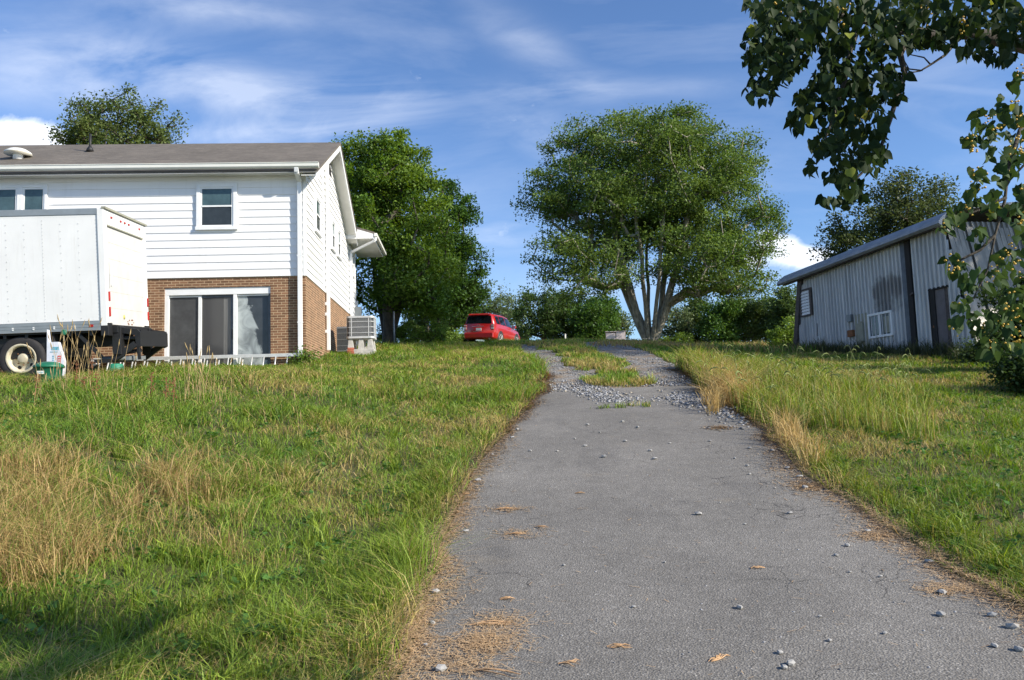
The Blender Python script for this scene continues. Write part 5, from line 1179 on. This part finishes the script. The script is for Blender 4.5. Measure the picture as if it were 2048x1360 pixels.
def side_quad(yA, yB, lo=.08, hi=.90, off=.008):
    def P(y_, k):
        for (a, sa), (b, sb) in zip(st[:-1], st[1:]):
            if a <= y_ <= b: t_ = (y_ - a) / (b - a); w = [(sa[q][0] * (1 - t_) + sb[q][0] * t_, sa[q][1] * (1 - t_) + sb[q][1] * t_) for q in (3, 4)]; return (w[0][0] * (1 - k) + w[1][0] * k + off, w[0][1] * (1 - k) + w[1][1] * k)
    out = []
    for sgn in (1, -1):
        n_ = 5; ys_ = [yA + (yB - yA) * q / n_ for q in range(n_ + 1)]; vs = []
        for y_ in ys_: a, b = P(y_, lo), P(y_, hi); vs += [(sgn * a[0], y_, a[1]), (sgn * b[0], y_, b[1])]
        out.append((vs, [(2 * q, 2 * q + 1, 2 * q + 3, 2 * q + 2) for q in range(n_)]))
    return out
for yA, yB in ((.42, .95), (1.02, 1.88), (1.96, 3.0)):
    for vs, fs in side_quad(yA, yB): MB().add(vs, fs).build('side_window', 'car_glass', CAR)
MB().add([(-.74, -.012, 1.15), (.74, -.012, 1.15), (.66, .098, 1.57), (-.66, .098, 1.57)], [(0, 1, 2, 3)]).build('rear_window', 'car_glass', CAR)
mb = MB(); mb.add([(-.86, .005, .92), (.86, .005, .92), (.84, -.05, .86), (-.84, -.05, .86), (-.86, -.09, .62), (.86, -.09, .62), (-.84, -.07, .36), (.84, -.07, .36)], [(0, 1, 2, 3), (3, 2, 5, 4), (4, 5, 7, 6)]) if False else mb.box(-.85, .85, -.10, .12, .36, .66)
mb.build('rear_bumper', 'car_red', CAR, bevel=.05)
MB().prism([(.16, 1.64), (.02, 1.61), (.02, 1.635), (.16, 1.70)], 'x', -.62, .62).build('roof_spoiler', 'car_red', CAR)
MB().box(-.40, .30, -.02, .02, .98, 1.01).build('trim_strip', 'chrome', CAR); MB().box(-.32, .20, -.022, .01, .70, .72).build('trim_strip', 'chrome', CAR)
MB().box(-.16, .14, -.03, .01, .77, .91).build('licence_plate', 'label_white', CAR)
mb = MB()
for k in range(3): mb.box(-.10 + k * .065, -.055 + k * .065, -.03, .02, 1.04, 1.085)
mb.build('badge', 'chrome', CAR)
for sx in (-1, 1):
    t_ = MB().box(min(sx * .70, sx * .88), max(sx * .70, sx * .88), -.015, .22, .78, 1.12).build('tail_light', 'red_lens', CAR, bevel=.03); MB().box(min(sx * .72, sx * .87), max(sx * .72, sx * .87), -.025, .1, .84, .96).build('clear_lens', 'lamp_clear', t_); MB().box(min(sx * .72, sx * .87), max(sx * .72, sx * .87), -.025, .1, 1.02, 1.08).build('clear_lens', 'lamp_clear', t_)
    for y_ in (.95, 3.62):
        Mx = Matrix.Translation((sx * .925, y_, wr)) @ Matrix.Rotation(R(90 * sx), 4, 'Y')
        MB().lathe([(.43, -.12), (.43, .004), (.0, .004)], 28, Mx, cap=False).build('wheel_arch', 'car_dark', CAR)
        w_ = MB().lathe([(.20, -.20), (wr * .95, -.20), (wr, -.16), (wr, -.03), (wr * .93, .014), (.25, .012)], 28, Mx, cap=False).build('wheel', 'rubber', CAR)
        rm = MB(); rm.lathe([(.255, .012), (.25, .018), (.235, -.01)], 28, Mx, cap=False)
        for k in range(5): a = 2 * math.pi * k / 5; c0 = Mx @ Vector((0, 0, .012)); c1 = Mx @ Vector((.245 * math.cos(a), .245 * math.sin(a), .012)); rm.bar(c0, c1, .055, .025)
        rm.lathe([(.06, .0), (.06, .026), (.0, .028)], 14, Mx, cap=False); rm.build('rim', 'alloy', w_)
    m_ = MB().box(min(sx * .90, sx * 1.12), max(sx * .90, sx * 1.12), 2.82, 2.95, 1.04, 1.20).build('door_mirror', 'car_red', CAR, bevel=.03); MB().box(min(sx * .95, sx * 1.10), max(sx * .95, sx * 1.10), 2.812, 2.82, 1.06, 1.18).build('mirror_glass', 'chrome', m_)
    MB().tube([(sx * .60, .35, 1.70), (sx * .60, .5, 1.76), (sx * .60, 2.3, 1.77), (sx * .60, 2.5, 1.68)], .018, 6).build('roof_rail', 'car_dark', CAR)
    MB().box(min(sx * .90, sx * .93), max(sx * .90, sx * .93), 1.35, 3.22, .34, .40).build('sill', 'car_dark', CAR)
MB().tube([(.60, .3, .33), (.60, -.06, .31)], .04, 12).build('exhaust', 'chrome', CAR)
MB().add([(-.66, 3.40, 1.07), (.66, 3.40, 1.07), (.60, 3.02, 1.44), (-.60, 3.02, 1.44)], [(0, 1, 2, 3)]).build('windscreen', 'car_glass', CAR)

# ------------------------------------------------------------------ small things on the crest
p = at(1131, 690, 45.0); g_ = float(ground_z(p[0], 45)); t = thing('fence_post', (p[0], 45, g_ - .1), 'short white fence post in the middle of the crest', 'post', group=None); MB().tube([(0, 0, 0), (0, 0, .78)], .05, 10).build('post', 'post_white', t); MB().lathe([(.06, .76), (.05, .82), (.0, .83)], 10).build('cap', 'post_white', t)
p2 = at(1084, 690, 46.0); g2 = float(ground_z(p2[0], 46)); t = thing('fence_post', (p2[0], 46, g2 - .1), 'thin brown fence post between the red car and the white post', 'post'); MB().tube([(0, 0, 0), (.02, 0, .62)], .035, 8).build('post', 'weathered_wood', t); MB().bar((-.08, -.02, .55), (.10, -.02, .6), .03, .03).build('insulator', 'rust', t)
t = thing('fence_wire', (p[0], 45, g_), 'single wire strung past the white post along the crest', 'wire'); MB().tube([(-5.0, 2.2, .28), (0, -.06, .33), (6, -1.0, .2)], .006, 5).build('strand', 'wire', t)
p = at(1232, 686, 47.5); g_ = float(ground_z(p[0], 47.5)); g_ = 5.76; t = thing('storage_box', (p[0], 47.5, g_ - .12), 'pale pink weathered concrete box beside the maple', 'box', R(-8))
MB().box(-.60, -.02, -.4, .4, 0, .66).build('box_half', 'concrete_pink', t, bevel=.02); MB().box(.02, .58, -.4, .4, 0, .72).build('box_half', 'concrete_pink', t, bevel=.02); MB().box(-.63, .61, -.43, .43, .72, .76).build('lid', 'concrete_pink', t, bevel=.01)
p = at(789, 690, 33.0); g_ = float(ground_z(p[0], 33)); t = thing('metal_pole', (p[0], 33, g_ - .1), 'thin grey metal pole in front of the dense tree trunks', 'pole'); MB().tube([(0, 0, 0), (0, 0, 1.55)], .035, 10).build('pole', 'meter_grey', t); MB().lathe([(.045, 1.53), (.03, 1.58), (.0, 1.585)], 10).build('cap', 'meter_grey', t)

# ------------------------------------------------------------------ light, sky, camera
sx_, sy_, sz_ = 1.0, -.44, .60
sun_el = math.atan2(sz_, math.hypot(sx_, sy_)); sun_az = math.atan2(sx_, sy_)      # clockwise from +Y
L = bpy.data.lights.new('sun', 'SUN'); L.energy = 4.9; L.angle = R(.53); L.color = (1, .92, .79)
lo_ = bpy.data.objects.new('sun', L); COL.objects.link(lo_); lo_.rotation_euler = Vector((sx_, sy_, sz_)).to_track_quat('Z', 'Y').to_euler(); lo_.location = (30, -20, 40)
W = bpy.data.worlds.new('World'); SC.world = W; W.use_nodes = True; nt = W.node_tree; nt.nodes.clear()
class WN(N):
    def __init__(s): s.t = nt
w = WN(); out = w.n('OutputWorld'); bg = w.n('Background'); w.l(bg.outputs[0], out.inputs[0])
sky = w.n('TexSky'); sky.sky_type = 'NISHITA'; sky.sun_disc = False; sky.sun_elevation = sun_el; sky.sun_rotation = sun_az; sky.altitude = 200; sky.air_density = 1.0; sky.dust_density = .35; sky.ozone_density = 2.2
bg.inputs[1].default_value = .108
tcw = w.n('TexCoord'); dirv = tcw.outputs['Generated']; sp = w.n('SeparateXYZ'); w.l(dirv, sp.inputs[0])
# flatten the direction on to a plane in front (gnomonic), so clouds can be set at their bearings
ya = w.math('MAXIMUM', w.math('ABSOLUTE', sp.outputs[1]), .05); gx = w.math('DIVIDE', sp.outputs[0], ya); gz_ = w.math('DIVIDE', sp.outputs[2], ya)
cmb = w.n('CombineXYZ'); w.l(gx, cmb.inputs[0]); w.l(gz_, cmb.inputs[1]); w.l(sp.outputs[1], cmb.inputs[2]); GV = cmb.outputs[0]
def gpos(px, py): d_ = ray(px, py); return d_[0] / d_[1], d_[2] / d_[1]
def blob(px, py, sxp, syp, ang):     # soft elliptical window, sizes in photo pixels
    cx, cz_ = gpos(px, py); ca, sa = math.cos(ang), math.sin(ang)
    dx = w.math('SUBTRACT', gx, cx); dz = w.math('SUBTRACT', gz_, cz_)
    u = w.math('DIVIDE', w.math('ADD', w.math('MULTIPLY', dx, ca), w.math('MULTIPLY', dz, sa)), sxp / FPX); v_ = w.math('DIVIDE', w.math('SUBTRACT', w.math('MULTIPLY', dz, ca), w.math('MULTIPLY', dx, sa)), syp / FPX)
    r2 = w.math('ADD', w.math('MULTIPLY', u, u), w.math('MULTIPLY', v_, v_)); return w.math('EXPONENT', w.math('MULTIPLY', r2, -1.0))
def wnoise(scale, vec_scale, rot, detail=8, rough=.6, dist=.4, off=(0, 0, 0)):
    mp = w.n('Mapping'); w.l(GV, mp.inputs[0]); mp.inputs['Scale'].default_value = vec_scale; mp.inputs['Rotation'].default_value = (0, 0, rot); mp.inputs['Location'].default_value = off
    nz = w.n('TexNoise'); w.l(mp.outputs[0], nz.inputs['Vector']); nz.inputs['Scale'].default_value = scale; nz.inputs['Detail'].default_value = detail; nz.inputs['Roughness'].default_value = rough; nz.inputs['Distortion'].default_value = dist; return nz.outputs['Fac']
cir = wnoise(3.2, (1, 3.2, 1), R(18), 9, .58, .7); cir2 = wnoise(7, (1, 2.4, 1), R(-25), 8, .6, .5, (3, 1, 0))
def addall(l):
    r = l[0]
    for q in l[1:]: r = w.math('ADD', r, q)
    return r
wind = addall([blob(500, 190, 240, 60, R(-20)), blob(740, 200, 150, 55, R(-8)), blob(120, 130, 260, 90, R(-8)), w.math('MULTIPLY', blob(480, 270, 240, 30, 0), 1.0), w.math('MULTIPLY', blob(450, 20, 260, 40, R(-8)), .8), w.math('MULTIPLY', blob(1060, 90, 150, 45, R(-35)), .6), w.math('MULTIPLY', blob(1150, 180, 300, 30, 0), .6),
               w.math('MULTIPLY', blob(1080, 270, 50, 60, R(50)), .85), w.math('MULTIPLY', blob(1010, 470, 80, 25, 0), .9), w.math('MULTIPLY', blob(1300, 560, 900, 60, 0), .45), w.math('MULTIPLY', blob(1000, 240, 60, 25, 0), .5), w.math('MULTIPLY', blob(1900, 175, 160, 12, R(-8)), .35)])
cf = w.math('MULTIPLY', wind, w.math('ADD', w.ramp(cir, [(.36, 0), (.68, 1)]), w.math('MULTIPLY', w.ramp(cir2, [(.4, 0), (.75, 1)]), .45)), clamp=True)
cf = w.math('MULTIPLY', cf, .42)
base = w.ramp(wnoise(2.2, (1, 4, 1), R(8), 7, .6, .5, (7, 2, 0)), [(.45, 0), (.8, .18)])
cf = w.math('MAXIMUM', cf, base)
cum = addall([blob(40, 270, 70, 32, 0), blob(0, 285, 80, 40, 0), blob(105, 282, 30, 25, 0), blob(1540, 475, 42, 30, 0), blob(1580, 505, 36, 26, R(10)), blob(1625, 515, 40, 18, 0), blob(1500, 520, 40, 30, 0)])
cn = wnoise(11, (1, 1.3, 1), 0, 8, .6, .3)
cumf = w.ramp(w.math('ADD', cum, w.math('MULTIPLY', w.math('SUBTRACT', cn, .5), 1.9)), [(.34, 0), (.85, .82)])
tint = w.mix(1.0, sky.outputs[0], (.78, .94, 1.18, 1), 'MULTIPLY')
cc = w.mix(cf, tint, (7.2, 7.6, 8.4, 1)); cc = w.mix(cumf, cc, (8.6, 8.8, 9.2, 1)); w.l(cc, bg.inputs[0])

cam = bpy.data.cameras.new('camera'); cam.sensor_width = 36; cam.lens = FPX / 2048 * 36; cam.clip_end = 5000; cam.clip_start = .05
co = bpy.data.objects.new('camera', cam); COL.objects.link(co)
M = Matrix((( _R[0], _U[0], -_F[0], EYE[0]), (_R[1], _U[1], -_F[1], EYE[1]), (_R[2], _U[2], -_F[2], EYE[2]), (0, 0, 0, 1))); co.matrix_world = M
SC.camera = co
SC.view_settings.view_transform = 'Standard'; SC.view_settings.look = 'None'; SC.view_settings.exposure = .58; SC.view_settings.gamma = 1
SC.render.engine = 'CYCLES'; SC.cycles.use_denoising = True; SC.cycles.max_bounces = 6; SC.cycles.transparent_max_bounces = 4
